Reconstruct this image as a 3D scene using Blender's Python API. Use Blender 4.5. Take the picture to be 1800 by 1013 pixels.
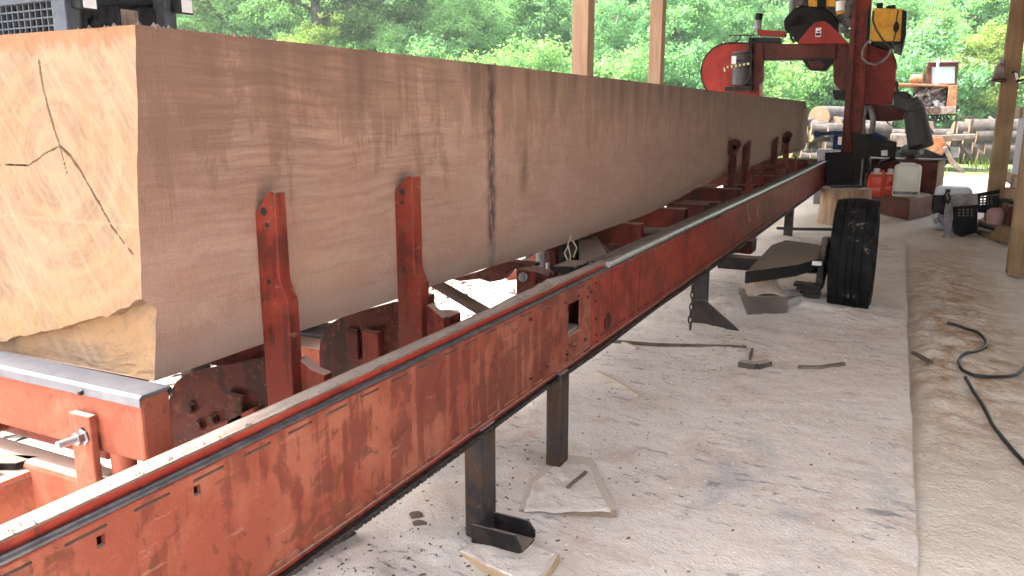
import bpy, math, random
import numpy as np
from mathutils import Vector, Matrix, noise as mnoise

for o in list(bpy.data.objects): bpy.data.objects.remove(o)
random.seed(7)
SC = bpy.context.scene
COL = SC.collection
R = math.radians

# ------------------------------------------------------------------ camera
FPX, CX, CY = 1400.0, 900.0, 506.5          # focal length and centre, in photo pixels (1800 wide)
HEYE = 1.2
PITCH = math.atan((CY-210.0)/FPX)
YAW = math.atan((1610.0-CX)/math.hypot(FPX, CY-210.0))
cam = bpy.data.cameras.new('camera'); camo = bpy.data.objects.new('camera', cam); COL.objects.link(camo)
cam.sensor_width = 36.0; cam.lens = 36.0*FPX/1800.0; cam.clip_start = 0.05; cam.clip_end = 3000
camo.location = (0, 0, HEYE); camo.rotation_euler = (math.pi/2-PITCH, 0, YAW)
SC.camera = camo

# ------------------------------------------------------------------ sky, sun, exposure
SUN_EL, SUN_AZ = 58.0, 256.0                 # azimuth measured from +Y clockwise
w = bpy.data.worlds.new('World'); SC.world = w; w.use_nodes = True
nt = w.node_tree
sky = nt.nodes.new('ShaderNodeTexSky'); sky.sky_type = 'NISHITA'; sky.sun_disc = False
sky.sun_elevation = R(SUN_EL); sky.sun_rotation = R(SUN_AZ)
sky.dust_density = 4.0; sky.air_density = 1.0; sky.ozone_density = 1.0
hs = nt.nodes.new('ShaderNodeHueSaturation'); hs.inputs['Saturation'].default_value = 0.42
nt.links.new(sky.outputs[0], hs.inputs['Color'])
nt.links.new(hs.outputs[0], nt.nodes['Background'].inputs[0])
nt.nodes['Background'].inputs[1].default_value = 0.15
sl = bpy.data.lights.new('sun', 'SUN'); so = bpy.data.objects.new('sun', sl); COL.objects.link(so)
sl.energy = 5.0; sl.angle = R(6); sl.color = (1.0, 0.95, 0.88)
sd = Vector((math.sin(R(SUN_AZ))*math.cos(R(SUN_EL)), math.cos(R(SUN_AZ))*math.cos(R(SUN_EL)), math.sin(R(SUN_EL))))
so.rotation_euler = sd.to_track_quat('Z', 'Y').to_euler(); so.location = (0, -10, 30)
SC.view_settings.view_transform = 'Standard'; SC.view_settings.look = 'None'
SC.view_settings.exposure = 2.55; SC.view_settings.gamma = 1.0
SC.cycles.use_denoising = True
try: SC.cycles.denoiser = 'OPENIMAGEDENOISE'
except Exception: pass
SC.cycles.max_bounces = 5; SC.cycles.diffuse_bounces = 3; SC.cycles.glossy_bounces = 2; SC.cycles.transmission_bounces = 3; SC.cycles.volume_bounces = 0; SC.cycles.transparent_max_bounces = 4
SC.cycles.use_adaptive_sampling = True; SC.cycles.adaptive_threshold = .025; SC.cycles.adaptive_min_samples = 12
SC.cycles.sample_clamp_indirect = 8

# ------------------------------------------------------------------ a photo pixel to a point on a plane of the place
_c, _s, _cy, _sy = math.cos(PITCH), math.sin(PITCH), math.cos(YAW), math.sin(YAW)
def ray(px, py):
    r = px-CX; u = CY-py; up = u*_c-FPX*_s; fw = FPX*_c+u*_s
    return (-fw*_sy+r*_cy, fw*_cy+r*_sy, up)
def AX(px, py, X): d = ray(px, py); t = X/d[0]; return Vector((X, t*d[1], HEYE+t*d[2]))
def AY(px, py, Y): d = ray(px, py); t = Y/d[1]; return Vector((t*d[0], Y, HEYE+t*d[2]))
def AZ(px, py, Z): d = ray(px, py); t = (Z-HEYE)/d[2]; return Vector((t*d[0], t*d[1], Z))
def pix(x, y, z):
    r = x*_cy+y*_sy; fw = -x*_sy+y*_cy; u = z-HEYE; f = fw*_c-u*_s
    return CX+FPX*r/f, CY-FPX*(fw*_s+u*_c)/f

# ------------------------------------------------------------------ node helpers
class NT:
    def __init__(s, name):
        s.m = bpy.data.materials.new(name); s.m.use_nodes = True; s.t = s.m.node_tree
        s.b = s.t.nodes['Principled BSDF']; s.out = s.t.nodes['Material Output']
        s._oc = None
    def n(s, typ, **k):
        nd = s.t.nodes.new(typ)
        for a, v in k.items(): setattr(nd, a, v)
        return nd
    def put(s, sock, v):
        if isinstance(v, bpy.types.NodeSocket): s.t.links.new(v, sock)
        elif v is not None: sock.default_value = v
    def oc(s):
        if s._oc is None: s._oc = s.n('ShaderNodeTexCoord').outputs['Object']
        return s._oc
    def pos(s): return s.n('ShaderNodeNewGeometry').outputs['Position']
    def normal(s): return s.n('ShaderNodeNewGeometry').outputs['Normal']
    def rnd(s): return s.n('ShaderNodeObjectInfo').outputs['Random']
    def map(s, vec, scale=(1,1,1), loc=(0,0,0), rot=(0,0,0)):
        m = s.n('ShaderNodeMapping'); s.put(m.inputs[0], vec)
        m.inputs['Scale'].default_value = scale; s.put(m.inputs['Location'], loc); m.inputs['Rotation'].default_value = rot
        return m.outputs[0]
    def noise(s, vec, scale=5, detail=4, rough=.55, dist=0):
        m = s.n('ShaderNodeTexNoise'); s.put(m.inputs['Vector'], vec)
        m.inputs['Scale'].default_value = scale; m.inputs['Detail'].default_value = detail
        m.inputs['Roughness'].default_value = rough; m.inputs['Distortion'].default_value = dist
        return m.outputs[0]
    def voro(s, vec, scale=5, out='Distance'):
        m = s.n('ShaderNodeTexVoronoi'); s.put(m.inputs['Vector'], vec); m.inputs['Scale'].default_value = scale
        return m.outputs[out]
    def ramp(s, v, a, b):
        m = s.n('ShaderNodeMapRange'); s.put(m.inputs[0], v)
        m.inputs[1].default_value = a; m.inputs[2].default_value = b; m.clamp = True
        return m.outputs[0]
    def math(s, op, a, b=None, c=None):
        m = s.n('ShaderNodeMath', operation=op); s.put(m.inputs[0], a); s.put(m.inputs[1], b)
        if c is not None: s.put(m.inputs[2], c)
        return m.outputs[0]
    def sep(s, v):
        m = s.n('ShaderNodeSeparateXYZ'); s.put(m.inputs[0], v); return m.outputs
    def mix(s, f, a, b, typ='MIX'):
        m = s.n('ShaderNodeMix', data_type='RGBA', blend_type=typ); s.put(m.inputs[0], f)
        for i, v in ((6, a), (7, b)):
            if isinstance(v, tuple) and len(v) == 3: v = (*v, 1)
            s.put(m.inputs[i], v)
        return m.outputs[2]
    def bump(s, h, strength=.3, dist=.01, prev=None):
        m = s.n('ShaderNodeBump'); s.put(m.inputs['Height'], h)
        m.inputs['Strength'].default_value = strength; m.inputs['Distance'].default_value = dist
        if prev is not None: s.put(m.inputs['Normal'], prev)
        return m.outputs[0]
    def attr(s, name): return s.n('ShaderNodeAttribute', attribute_name=name).outputs['Fac']
    def done(s, color=None, rough=None, normal=None, metal=None, spec=None):
        if color is not None: s.put(s.b.inputs['Base Color'], (*color, 1) if isinstance(color, tuple) and len(color) == 3 else color)
        if rough is not None: s.put(s.b.inputs['Roughness'], rough)
        if normal is not None: s.put(s.b.inputs['Normal'], normal)
        if metal is not None: s.put(s.b.inputs['Metallic'], metal)
        if spec is not None: s.b.inputs['Specular IOR Level'].default_value = spec
        return s.m

DUST = (0.42, 0.33, 0.26)
M = {}
def paint(name, base, light, dark, dust=.7, stain=.5, rough=.55, rustc=(.10, .035, .02), dcol=DUST):
    s = NT(name); v = s.oc()
    off = s.math('MULTIPLY', s.rnd(), 13.0)
    cmb = s.n('ShaderNodeCombineXYZ'); s.put(cmb.inputs[0], off); s.put(cmb.inputs[1], off)
    vv = s.n('ShaderNodeVectorMath', operation='ADD'); s.put(vv.inputs[0], v); s.put(vv.inputs[1], cmb.outputs[0]); v = vv.outputs[0]
    n1 = s.noise(v, 4, 6, .62, .6); n2 = s.noise(v, 17, 6, .6, 1.0)
    st = s.noise(s.map(v, (30, 30, 2.5)), 1.0, 5, .6)
    c = s.mix(s.ramp(n1, .44, .58), base, light)
    c = s.mix(s.math('MULTIPLY', s.ramp(s.math('MULTIPLY', s.noise(v, 3.1, 6, .65, .8), s.math('ADD', st, .35)), .44, .50), stain), c, dark)
    c = s.mix(s.math('MULTIPLY', s.ramp(n2, .605, .64), stain), c, rustc)
    c = s.mix(s.math('MULTIPLY', s.ramp(s.math('MULTIPLY', s.noise(v, 2.2, 3, .5), n2), .285, .315), stain*.8), c, rustc)
    sc2 = s.noise(s.map(v, (60, 14, 60), (0, 0, 0), (.35, 0, 0)), 1.0, 5, .75)
    c = s.mix(s.math('MULTIPLY', s.ramp(sc2, .62, .66), stain*.5), c, s.mix(.5, light, dcol))
    c = s.mix(s.math('MULTIPLY', s.ramp(s.noise(s.map(v, (90, 90, 3)), 1.0, 5, .7), .62, .67), stain*.55), c, dark)
    fine = s.noise(v, 150, 3, .6)
    c = s.mix(s.math('MULTIPLY', s.ramp(fine, .3, .8), .35), c, s.mix(.5, c, rustc))
    nz = s.sep(s.normal())[2]
    d = s.math('MULTIPLY', s.ramp(s.math('ADD', nz, s.math('MULTIPLY', s.math('SUBTRACT', n2, .5), .9)), .45, .8), dust)
    c = s.mix(d, c, dcol)
    rg = s.math('ADD', s.math('MULTIPLY', n2, .35), rough-.15)
    rg = s.math('ADD', rg, s.math('MULTIPLY', d, .3))
    M[name] = s.done(c, rg, s.bump(s.math('ADD', n2, s.math('MULTIPLY', fine, .4)), .35, .004), spec=.14)
paint('red_paint', (.135, .019, .012), (.18, .030, .018), (.05, .012, .009), dust=.5, stain=.75)
paint('rail_orange', (.195, .050, .030), (.245, .082, .052), (.095, .021, .016), dust=.9, stain=.66, rough=.55)
paint('rail_red', (.225, .026, .017), (.27, .040, .025), (.08, .012, .010), dust=.9, stain=.6, rough=.45)
paint('coral_paint', (.28, .075, .043), (.34, .11, .068), (.16, .036, .023), dust=.75, stain=.35)
paint('dark_shaded_red', (.050, .009, .007), (.075, .014, .010), (.014, .006, .005), dust=.35, stain=.8)  # darker copy of the red, shade inside the bed put into its colour
paint('head_red', (.25, .024, .018), (.29, .032, .024), (.10, .016, .012), dust=.25, stain=.3, rough=.45)
paint('head_shaded', (.085, .024, .020), (.12, .034, .028), (.04, .014, .013), dust=.4, stain=.5, rough=.6)  # darker copy of the head red, shade under the roof put into it
paint('black_steel', (.010, .010, .011), (.018, .017, .018), (.006, .006, .007), dust=.5, stain=.4, rough=.45, rustc=(.06, .04, .03))
paint('leg_steel', (.022, .021, .025), (.045, .040, .040), (.012, .012, .015), dust=.6, stain=.7, rough=.5, rustc=(.07, .038, .022))
paint('box_red', (.12, .024, .018), (.17, .04, .03), (.06, .016, .014), dust=.85, stain=.6, rough=.5)
paint('loader_orange', (.26, .10, .04), (.32, .16, .085), (.15, .055, .03), dust=.2, stain=.6, rough=.6)
paint('loader_grey', (.15, .115, .095), (.22, .185, .16), (.07, .05, .04), dust=.2, stain=.6, rough=.7)
paint('grey_steel', (.22, .22, .23), (.32, .32, .34), (.10, .10, .11), dust=.5, stain=.4, rough=.5, rustc=(.12, .07, .04))
paint('skid_grey', (.032, .040, .054), (.050, .060, .076), (.02, .025, .034), dust=.12, stain=.25, rough=.45, rustc=(.09, .08, .07))
paint('yellow_plastic', (.62, .30, .03), (.70, .38, .05), (.35, .16, .02), dust=.2, stain=.3, rough=.45)
paint('blue_plastic', (.010, .018, .065), (.014, .026, .09), (.006, .01, .03), dust=.3, stain=.3, rough=.5, rustc=(.02,.03,.08))
paint('mud_dust', (.17, .13, .108), (.24, .195, .165), (.075, .055, .045), dust=.7, stain=.7, rough=.95, rustc=(.10, .072, .056), dcol=(.27, .22, .185))

paint('dark_dust', (.115, .085, .07), (.16, .125, .105), (.05, .036, .03), dust=.5, stain=.6, rough=.95, rustc=(.06, .045, .036), dcol=(.17, .135, .115))
paint('motor_grey', (.055, .055, .062), (.085, .085, .092), (.03, .03, .034), dust=.4, stain=.4)
paint('heap_dust', (.40, .31, .245), (.48, .385, .315), (.28, .20, .15), dust=.5, stain=.4, rough=.95, rustc=(.2, .14, .10), dcol=(.50, .41, .34))
def simple(name, col, rough=.5, metal=0, var=.25, scale=9, bump=.0, col2=None, spec=None):
    s = NT(name); v = s.oc(); n1 = s.noise(v, scale, 5, .6)
    c2 = col2 or tuple(x*(1-var*2) for x in col)
    c = s.mix(s.ramp(n1, .35, .7), col, c2)
    s2 = s.math('ADD', s.math('MULTIPLY', n1, .3), rough-.15)
    M[name] = s.done(c, s2, s.bump(n1, bump, .005) if bump else None, metal, spec)
simple('bare_steel', (.50, .50, .52), .34, .75, .12, 30)
simple('dull_steel', (.30, .29, .30), .42, .9, .25, 40, .1)
simple('cap_steel', (.20, .21, .24), .42, .5, .2, 12, .05, (.14, .145, .17))
simple('rod_steel', (.13, .13, .15), .40, .7, .3, 25, .1)
simple('chain_steel', (.050, .043, .040), .55, .5, .35, 60, .2)
simple('void_shade', (.012, .009, .009), .9, 0, .2)  # near-black stand-in for the shade inside slots, holes and gaps
simple('black_plastic', (.008, .008, .009), .5, 0, .3, 12, .1, (.014, .013, .013), .12)
simple('rubber_hose', (.018, .018, .020), .42, 0, .3)
simple('grey_hose', (.20, .185, .17), .7, 0, .3, 20)
simple('duct_grey', (.034, .030, .030), .75, 0, .3, 9, .2, (.06, .05, .048))
simple('white_plastic', (.72, .72, .64), .45, 0, .06, 4, 0, (.64, .63, .50))
simple('lamp_glass', (.62, .62, .66), .12, 0, .1)
simple('paper_white', (.70, .70, .70), .6, 0, .05)
simple('jug_red', (.70, .060, .022), .35, 0, .12, 6)
simple('jug_cap', (.75, .74, .72), .4, 0, .05)
simple('mark_dark', (.06, .014, .012), .7, 0, .4, 60)
simple('chalk', (.55, .42, .36), .9, 0, .3, 80)
simple('pink_plastic', (.30, .17, .165), .5, 0, .1)
simple('stripe_yellow', (.62, .50, .22), .6, 0, .1)
simple('panel_white', (.62, .65, .68), .5, 0, .1, 3, 0, (.50, .52, .55))
simple('roof_metal', (.30, .29, .28), .6, 0, .2, 3)
simple('log_bark', (.030, .024, .020), .95, 0, .45, 5, .8, (.11, .09, .078))
simple('log_cut', (.17, .09, .042), .9, 0, .2, 6, .2, (.20, .135, .085))
simple('engine_mix', (.12, .115, .11), .6, .3, .6, 14, .3, (.015, .014, .014))

# rubber tyre
s = NT('tyre_rubber'); v = s.oc(); n1 = s.noise(v, 12, 5, .6); n2 = s.noise(v, 45, 4, .6)
c = s.mix(s.ramp(n1, .4, .7), (.006, .006, .007), (.013, .012, .012))
c = s.mix(s.math('MULTIPLY', s.ramp(s.math('MULTIPLY', n2, s.noise(v, 7, 2)), .36, .42), .8), c, (.26, .22, .18))
M['tyre_rubber'] = s.done(c, .7, s.bump(n2, .2, .003), spec=.12)

# glass
s = NT('cab_glass'); s.done((.55, .68, .70), .08)
s.b.inputs['Transmission Weight'].default_value = .35
M['cab_glass'] = s.m

# timber posts and boards: grain along local long axis (z for posts, x or y by scale)
def wood(name, c1, c2, c3, scale, rough=.75, dust=.0):
    s = NT(name); v = s.oc()
    off = s.math('MULTIPLY', s.rnd(), 23.0)
    cmb = s.n('ShaderNodeCombineXYZ'); [s.put(cmb.inputs[i], off) for i in range(3)]
    vv = s.n('ShaderNodeVectorMath', operation='ADD'); s.put(vv.inputs[0], v); s.put(vv.inputs[1], cmb.outputs[0])
    g = s.noise(s.map(vv.outputs[0], scale), 1, 6, .6, 1.2); k = s.noise(vv.outputs[0], 3, 3, .5)
    c = s.mix(s.ramp(g, .35, .65), c1, c2); c = s.mix(s.ramp(k, .55, .75), c, c3)
    if dust:
        nz = s.sep(s.normal())[2]
        d = s.math('MULTIPLY', s.ramp(s.math('ADD', nz, s.math('MULTIPLY', s.math('SUBTRACT', s.noise(v, 20, 5), .5), .8)), .4, .75), dust)
        c = s.mix(d, c, (.56, .47, .40))
    M[name] = s.done(c, rough, s.bump(g, .35, .004))
wood('post_wood', (.24, .145, .066), (.165, .095, .043), (.29, .185, .09), (26, 26, 1.6))
wood('post_pale', (.42, .27, .175), (.31, .185, .115), (.47, .32, .215), (26, 26, 1.6))
wood('board_wood', (.30, .22, .15), (.20, .14, .10), (.36, .28, .20), (3, 26, 26), dust=.9)
wood('board_pale', (.50, .36, .21), (.40, .27, .15), (.56, .42, .27), (3, 26, 26), dust=.95)
wood('block_wood', (.11, .082, .062), (.06, .045, .036), (.14, .105, .08), (3, 26, 26), dust=.6)
wood('stump_wood', (.42, .27, .16), (.20, .12, .075), (.34, .25, .18), (14, 14, 1.2), dust=.9)
wood('stick_wood', (.13, .085, .06), (.07, .05, .04), (.2, .15, .11), (20, 20, 20))
wood('pale_stick', (.52, .42, .32), (.40, .30, .22), (.5, .4, .3), (20, 20, 20), dust=.6)

# sawdust over concrete / dirt
def sawdust(name, a, b, warm, grey, outdoors=False):
    s = NT(name); v = s.oc(); n1 = s.noise(v, 1.3, 5, .6, .5); n2 = s.noise(v, 9, 6, .65); n3 = s.noise(v, 90, 4, .7); n4 = s.noise(v, 350, 2, .6)
    c = s.mix(s.ramp(n1, .35, .65), a, b)
    c = s.mix(s.math('MULTIPLY', s.ramp(s.noise(s.map(v, (1, 1, 1), (5, 3, 0)), 2.2, 5, .6), .55, .72), .8), c, warm)
    c = s.mix(s.math('MULTIPLY', s.ramp(s.noise(s.map(v, (1, .6, 1), (9, 1, 0)), 1.7, 6, .65, .8), .57, .70), .75), c, grey)
    c = s.mix(s.math('MULTIPLY', s.ramp(s.noise(s.map(v, (1, 1, 1), (2, 7, 0)), 3.3, 6, .75, .5), .56, .66), .55), c, (.56, .37, .29))
    scf = s.math('MULTIPLY', s.ramp(s.noise(s.map(v, (3, 9, 1), (0, 0, 0), (0, 0, .5)), 2.6, 6, .78, .4), .565, .60), s.ramp(s.noise(s.map(v, (1, 1, 1), (4, 4, 0)), 1.9, 4, .6), .47, .58))
    c = s.mix(s.math('MULTIPLY', scf, .75), c, (.25, .24, .255))
    sp = s.math('MULTIPLY', s.ramp(s.noise(v, 38, 3, .55), .66, .72), s.ramp(n2, .45, .6))
    c = s.mix(s.math('MULTIPLY', sp, .85), c, (.16, .125, .105))
    c = s.mix(s.math('MULTIPLY', s.ramp(n4, .35, .75), .35), c, s.mix(1.0, c, (.55, .50, .46), 'MULTIPLY'))
    h = s.math('ADD', s.math('MULTIPLY', n3, .5), s.math('ADD', s.math('MULTIPLY', n2, 1.2), s.math('MULTIPLY', n4, .15)))
    M[name] = s.done(c, .95, s.bump(h, .8, .016), spec=.1)
sawdust('slab_dust', (.72, .635, .565), (.78, .70, .63), (.60, .45, .34), (.48, .455, .46))
# ground: sawdust in the shed, sandy yard, then grass and forest litter
s = NT('yard_ground'); v = s.pos(); xyz = s.sep(v)
n1 = s.noise(v, 1.4, 6, .6, .5); n2 = s.noise(v, 9, 6, .65); n3 = s.noise(v, 70, 4, .7); nb = s.noise(v, .22, 5, .6)
c = s.mix(s.ramp(n1, .38, .62), (.69, .595, .495), (.77, .69, .60))
band = s.math('MULTIPLY', s.ramp(s.math('ABSOLUTE', s.math('SUBTRACT', xyz[0], .36)), .42, .12), s.ramp(xyz[1], 9, 7.5))
band = s.math('MULTIPLY', band, s.ramp(xyz[1], 2.7, 4.2))
c = s.mix(s.math('MULTIPLY', band, s.ramp(n2, .38, .6)), c, (.47, .315, .20))
c = s.mix(s.math('MULTIPLY', s.ramp(s.noise(v, 30, 3), .66, .74), .4), c, (.16, .11, .08))
yard = s.mix(s.ramp(n2, .4, .65), (.27, .235, .205), (.17, .145, .125))
yard = s.mix(s.math('MULTIPLY', s.ramp(s.noise(v, 14, 4), .57, .64), .7), yard, (.10, .07, .055))
far = s.math('MAXIMUM', s.ramp(xyz[1], 11.5, 13.5), s.ramp(xyz[0], -2.4, -3.2))
c = s.mix(far, c, yard)
grass = s.mix(s.ramp(n2, .35, .65), (.07, .13, .03), (.14, .18, .055))
gm = s.math('MULTIPLY', s.ramp(s.math('ADD', xyz[1], s.math('MULTIPLY', nb, 12)), 23, 26), 1.0)
gm = s.math('MULTIPLY', gm, s.ramp(s.noise(v, .9, 5, .65), .36, .52))
gm = s.math('MAXIMUM', gm, s.ramp(xyz[1], 30, 33))
c = s.mix(gm, c, grass)
M['yard_ground'] = s.done(c, .95, s.bump(s.math('ADD', s.math('MULTIPLY', n2, 1.3), s.math('MULTIPLY', n3, .6)), .9, .02), spec=.15)

# the big beam: sawn side and end grain
s = NT('beam_side'); v = s.oc(); xyz = s.sep(v)
wv = s.n('ShaderNodeVectorMath', operation='ADD'); s.put(wv.inputs[0], v)
wn = s.n('ShaderNodeTexNoise'); s.put(wn.inputs['Vector'], s.map(v, (1, 1.2, 2.5))); wn.inputs['Scale'].default_value = 1.6; wn.inputs['Detail'].default_value = 3
sc_ = s.n('ShaderNodeVectorMath', operation='SCALE'); s.put(sc_.inputs[0], wn.outputs['Color']); sc_.inputs[3].default_value = .07; s.put(wv.inputs[1], sc_.outputs[0]); vw = wv.outputs[0]
g = s.noise(s.map(vw, (1, .5, 3.2)), 2.2, 5, .6, .5); g2 = s.noise(s.map(vw, (1, 1.3, 24)), 3.0, 6, .68, .3)
saw = s.noise(s.map(v, (1, 150, 6)), 1.0, 5, .7, .6); blot = s.noise(s.map(v, (1, 1, 1.5)), 2.2, 6, .6, .6); fz = s.noise(v, 240, 3, .6)
c = s.mix(s.ramp(g, .38, .62), (.290, .180, .140), (.245, .145, .112))
c = s.mix(s.math('MULTIPLY', s.ramp(g2, .50, .66), .36), c, (.160, .080, .060))
fib = s.noise(s.map(v, (1, 260, 34)), 1.0, 4, .7, .3); pat = s.noise(s.map(vw, (1, 2.2, 5)), 2.6, 7, .72, .4)
c = s.mix(s.math('MULTIPLY', s.ramp(pat, .52, .57), .34), c, (.21, .105, .072))
c = s.mix(s.math('MULTIPLY', s.ramp(pat, .46, .42), .30), c, (.36, .25, .20))
c = s.mix(s.math('MULTIPLY', s.ramp(fib, .45, .70), .18), c, (.40, .29, .24))
c = s.mix(s.math('MULTIPLY', s.ramp(fib, .48, .30), .14), c, (.15, .085, .065))
c = s.mix(s.math('MULTIPLY', s.ramp(blot, .50, .68), .5), c, (.31, .165, .10))
c = s.mix(s.math('MULTIPLY', s.ramp(saw, .42, .72), .24), c, (.30, .21, .175))
c = s.mix(s.math('MULTIPLY', s.ramp(fz, .42, .75), .38), c, (.385, .275, .230))
# weather stains running down from the top edge, and the dark greasy band of a dog mark
drip = s.noise(s.map(v, (1, 9, .8)), 1.0, 5, .62, .4)
top = s.math('ADD', s.math('MULTIPLY', s.math('SUBTRACT', xyz[2], 1.28), 3.2), s.math('MULTIPLY', s.math('SUBTRACT', drip, .5), 2.6))
rag = s.noise(s.map(v, (1, 5, 1.3)), 2.4, 6, .72, .5)
tan = s.math('ADD', s.math('MULTIPLY', s.math('SUBTRACT', xyz[2], 1.16), 2.6), s.math('MULTIPLY', s.math('SUBTRACT', rag, .5), 4.0))
c = s.mix(s.math('MULTIPLY', s.ramp(tan, -.02, .08), .52), c, (.175, .108, .072))
c = s.mix(s.math('MULTIPLY', s.ramp(top, -.10, .60), .66), c, (.080, .051, .042))
neare = s.math('ADD', s.math('MULTIPLY', s.math('SUBTRACT', 1.75, xyz[1]), 1.0), s.math('MULTIPLY', s.math('SUBTRACT', g2, .5), 2.2))  # darker towards the near upper end
c = s.mix(s.math('MULTIPLY', s.math('MULTIPLY', s.ramp(neare, -.5, .6), s.ramp(xyz[2], .80, 1.15)), .74), c, (.115, .066, .051))
bl = s.math('ABSOLUTE', s.math('SUBTRACT', s.math('ADD', xyz[1], s.math('MULTIPLY', s.noise(v, 9, 4), .03)), 2.475))
bfac = s.math('MULTIPLY', s.ramp(bl, .040, .010), s.ramp(s.noise(s.map(v, (1, 8, 3)), 8, 4, .7), .30, .58))
c = s.mix(s.math('MULTIPLY', bfac, .88), c, (.030, .024, .030))
ky = s.math('MULTIPLY', s.math('SUBTRACT', xyz[1], 2.72), 9.0); kz = s.math('MULTIPLY', s.math('SUBTRACT', xyz[2], 1.0), 4.5)
kd = s.math('ADD', s.math('SQRT', s.math('ADD', s.math('MULTIPLY', ky, ky), s.math('MULTIPLY', kz, kz))), s.math('MULTIPLY', g2, .7))
c = s.mix(s.math('MULTIPLY', s.ramp(kd, .85, .35), .55), c, (.085, .045, .034))
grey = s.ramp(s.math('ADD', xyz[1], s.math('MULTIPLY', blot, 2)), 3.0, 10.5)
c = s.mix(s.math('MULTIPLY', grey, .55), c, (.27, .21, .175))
low = s.math('MULTIPLY', s.ramp(s.math('ADD', xyz[2], s.math('MULTIPLY', s.math('SUBTRACT', g, .5), .2)), .80, .74), .5)
c = s.mix(low, c, (.27, .205, .17))
M['beam_side'] = s.done(c, .85, s.bump(s.math('ADD', s.math('MULTIPLY', saw, .5), s.math('ADD', g2, s.math('MULTIPLY', fz, .8))), .45, .004), spec=.06)

s = NT('beam_end'); v = s.oc(); xyz = s.sep(v)
dx = s.math('SUBTRACT', xyz[0], -1.545); dz = s.math('SUBTRACT', xyz[2], 1.135)
wob = s.noise(v, 4, 4, .6); rr = s.math('SQRT', s.math('ADD', s.math('MULTIPLY', dx, dx), s.math('MULTIPLY', dz, dz)))
rr = s.math('ADD', rr, s.math('MULTIPLY', wob, .06))
ring = s.math('SINE', s.math('MULTIPLY', rr, 420.0)); ringb = s.math('SINE', s.math('MULTIPLY', rr, 95.0))
v2 = s.map(v, (1, 1, 1), (0, 0, 0), (0, R(38), 0))
chain = s.noise(s.map(v2, (95, 1, 5)), 1.0, 4, .65, .5)
b1 = s.noise(v, 6, 5, .6, .8)
c = s.mix(s.ramp(b1, .35, .65), (.225, .158, .105), (.180, .115, .072))
c = s.mix(s.math('MULTIPLY', s.ramp(ring, -.2, 1), .20), c, (.30, .18, .10))
c = s.mix(s.math('MULTIPLY', s.ramp(ringb, 0, 1), .30), c, (.36, .215, .12))
c = s.mix(s.math('MULTIPLY', s.ramp(chain, .50, .62), .36), c, (.30, .225, .16))
fin = s.noise(v, 7, 4, .6, .4)
orange = s.math('ADD', s.math('MULTIPLY', s.math('SUBTRACT', xyz[2], 1.335), 22), s.math('MULTIPLY', s.math('SUBTRACT', s.noise(s.map(v, (14, 1, 3)), 1.0, 5, .7), .5), 3.4))
c = s.mix(s.math('MULTIPLY', s.ramp(orange, -.1, .35), .62), c, (.22, .09, .04))
lowo = s.math('MULTIPLY', s.ramp(xyz[2], .86, .80), s.ramp(fin, .42, .62))
c = s.mix(s.math('MULTIPLY', lowo, .7), c, (.30, .175, .085))
midb = s.math('MULTIPLY', s.ramp(s.noise(s.map(v, (1, 1, 1), (3, 0, 7)), 5, 4, .6), .5, .68), .5)
c = s.mix(midb, c, (.27, .16, .085))
c = s.mix(s.math('MULTIPLY', s.ramp(s.math('ABSOLUTE', s.math('SUBTRACT', s.math('ADD', xyz[2], s.math('MULTIPLY', wob, .01)), 1.006)), .005, .001), .18), c, (.34, .27, .21))
spk = s.math('MULTIPLY', s.ramp(s.noise(v, 55, 4, .7), .66, .74), .5)
c = s.mix(spk, c, (.12, .068, .04))
rad = s.noise(s.map(v, (1, 1, 1)), 18, 5, .7, 2.0)
c = s.mix(s.math('MULTIPLY', s.ramp(rad, .54, .62), .32), c, (.155, .092, .052))
c = s.mix(s.math('MULTIPLY', s.attr('crack'), .9), c, (.10, .055, .03))
M['beam_end'] = s.done(c, .88, s.bump(s.math('ADD', s.math('MULTIPLY', chain, 1.0), s.math('MULTIPLY', s.noise(v, 60, 4), .35)), .5, .006), spec=.2)

# leaves
def leaf(name, a, b, tr=.45):
    s = NT(name); rn = s.attr('tone'); ob = s.rnd()
    c = s.mix(rn, a, b)
    c = s.mix(s.math('MULTIPLY', ob, .35), c, s.mix(1.0, c, (1.25, 1.05, .75), 'MULTIPLY'))
    d = s.n('ShaderNodeBsdfDiffuse'); t = s.n('ShaderNodeBsdfTranslucent'); mx = s.n('ShaderNodeMixShader')
    s.put(d.inputs[0], c); s.put(t.inputs[0], s.mix(1.0, c, (1.15, 1.2, .6), 'MULTIPLY'))
    mx.inputs[0].default_value = tr; s.t.links.new(d.outputs[0], mx.inputs[1]); s.t.links.new(t.outputs[0], mx.inputs[2])
    s.t.links.new(mx.outputs[0], s.out.inputs[0]); M[name] = s.m
leaf('leaf_bright', (.155, .32, .14), (.28, .47, .225))
leaf('leaf_mid', (.11, .26, .14), (.215, .39, .215))
leaf('leaf_dark', (.08, .20, .12), (.165, .31, .18))
leaf('leaf_haze_blue', (.115, .225, .175), (.19, .33, .25))  # blue of distant haze put into the leaf colour
leaf('leaf_yellow', (.17, .27, .08), (.30, .38, .14))
leaf('needle', (.12, .22, .10), (.24, .34, .16), .4)
leaf('grass_blade', (.10, .16, .04), (.19, .24, .08))
simple('bark', (.15, .115, .09), .95, 0, .35, 8, .6, (.26, .22, .19))

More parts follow.
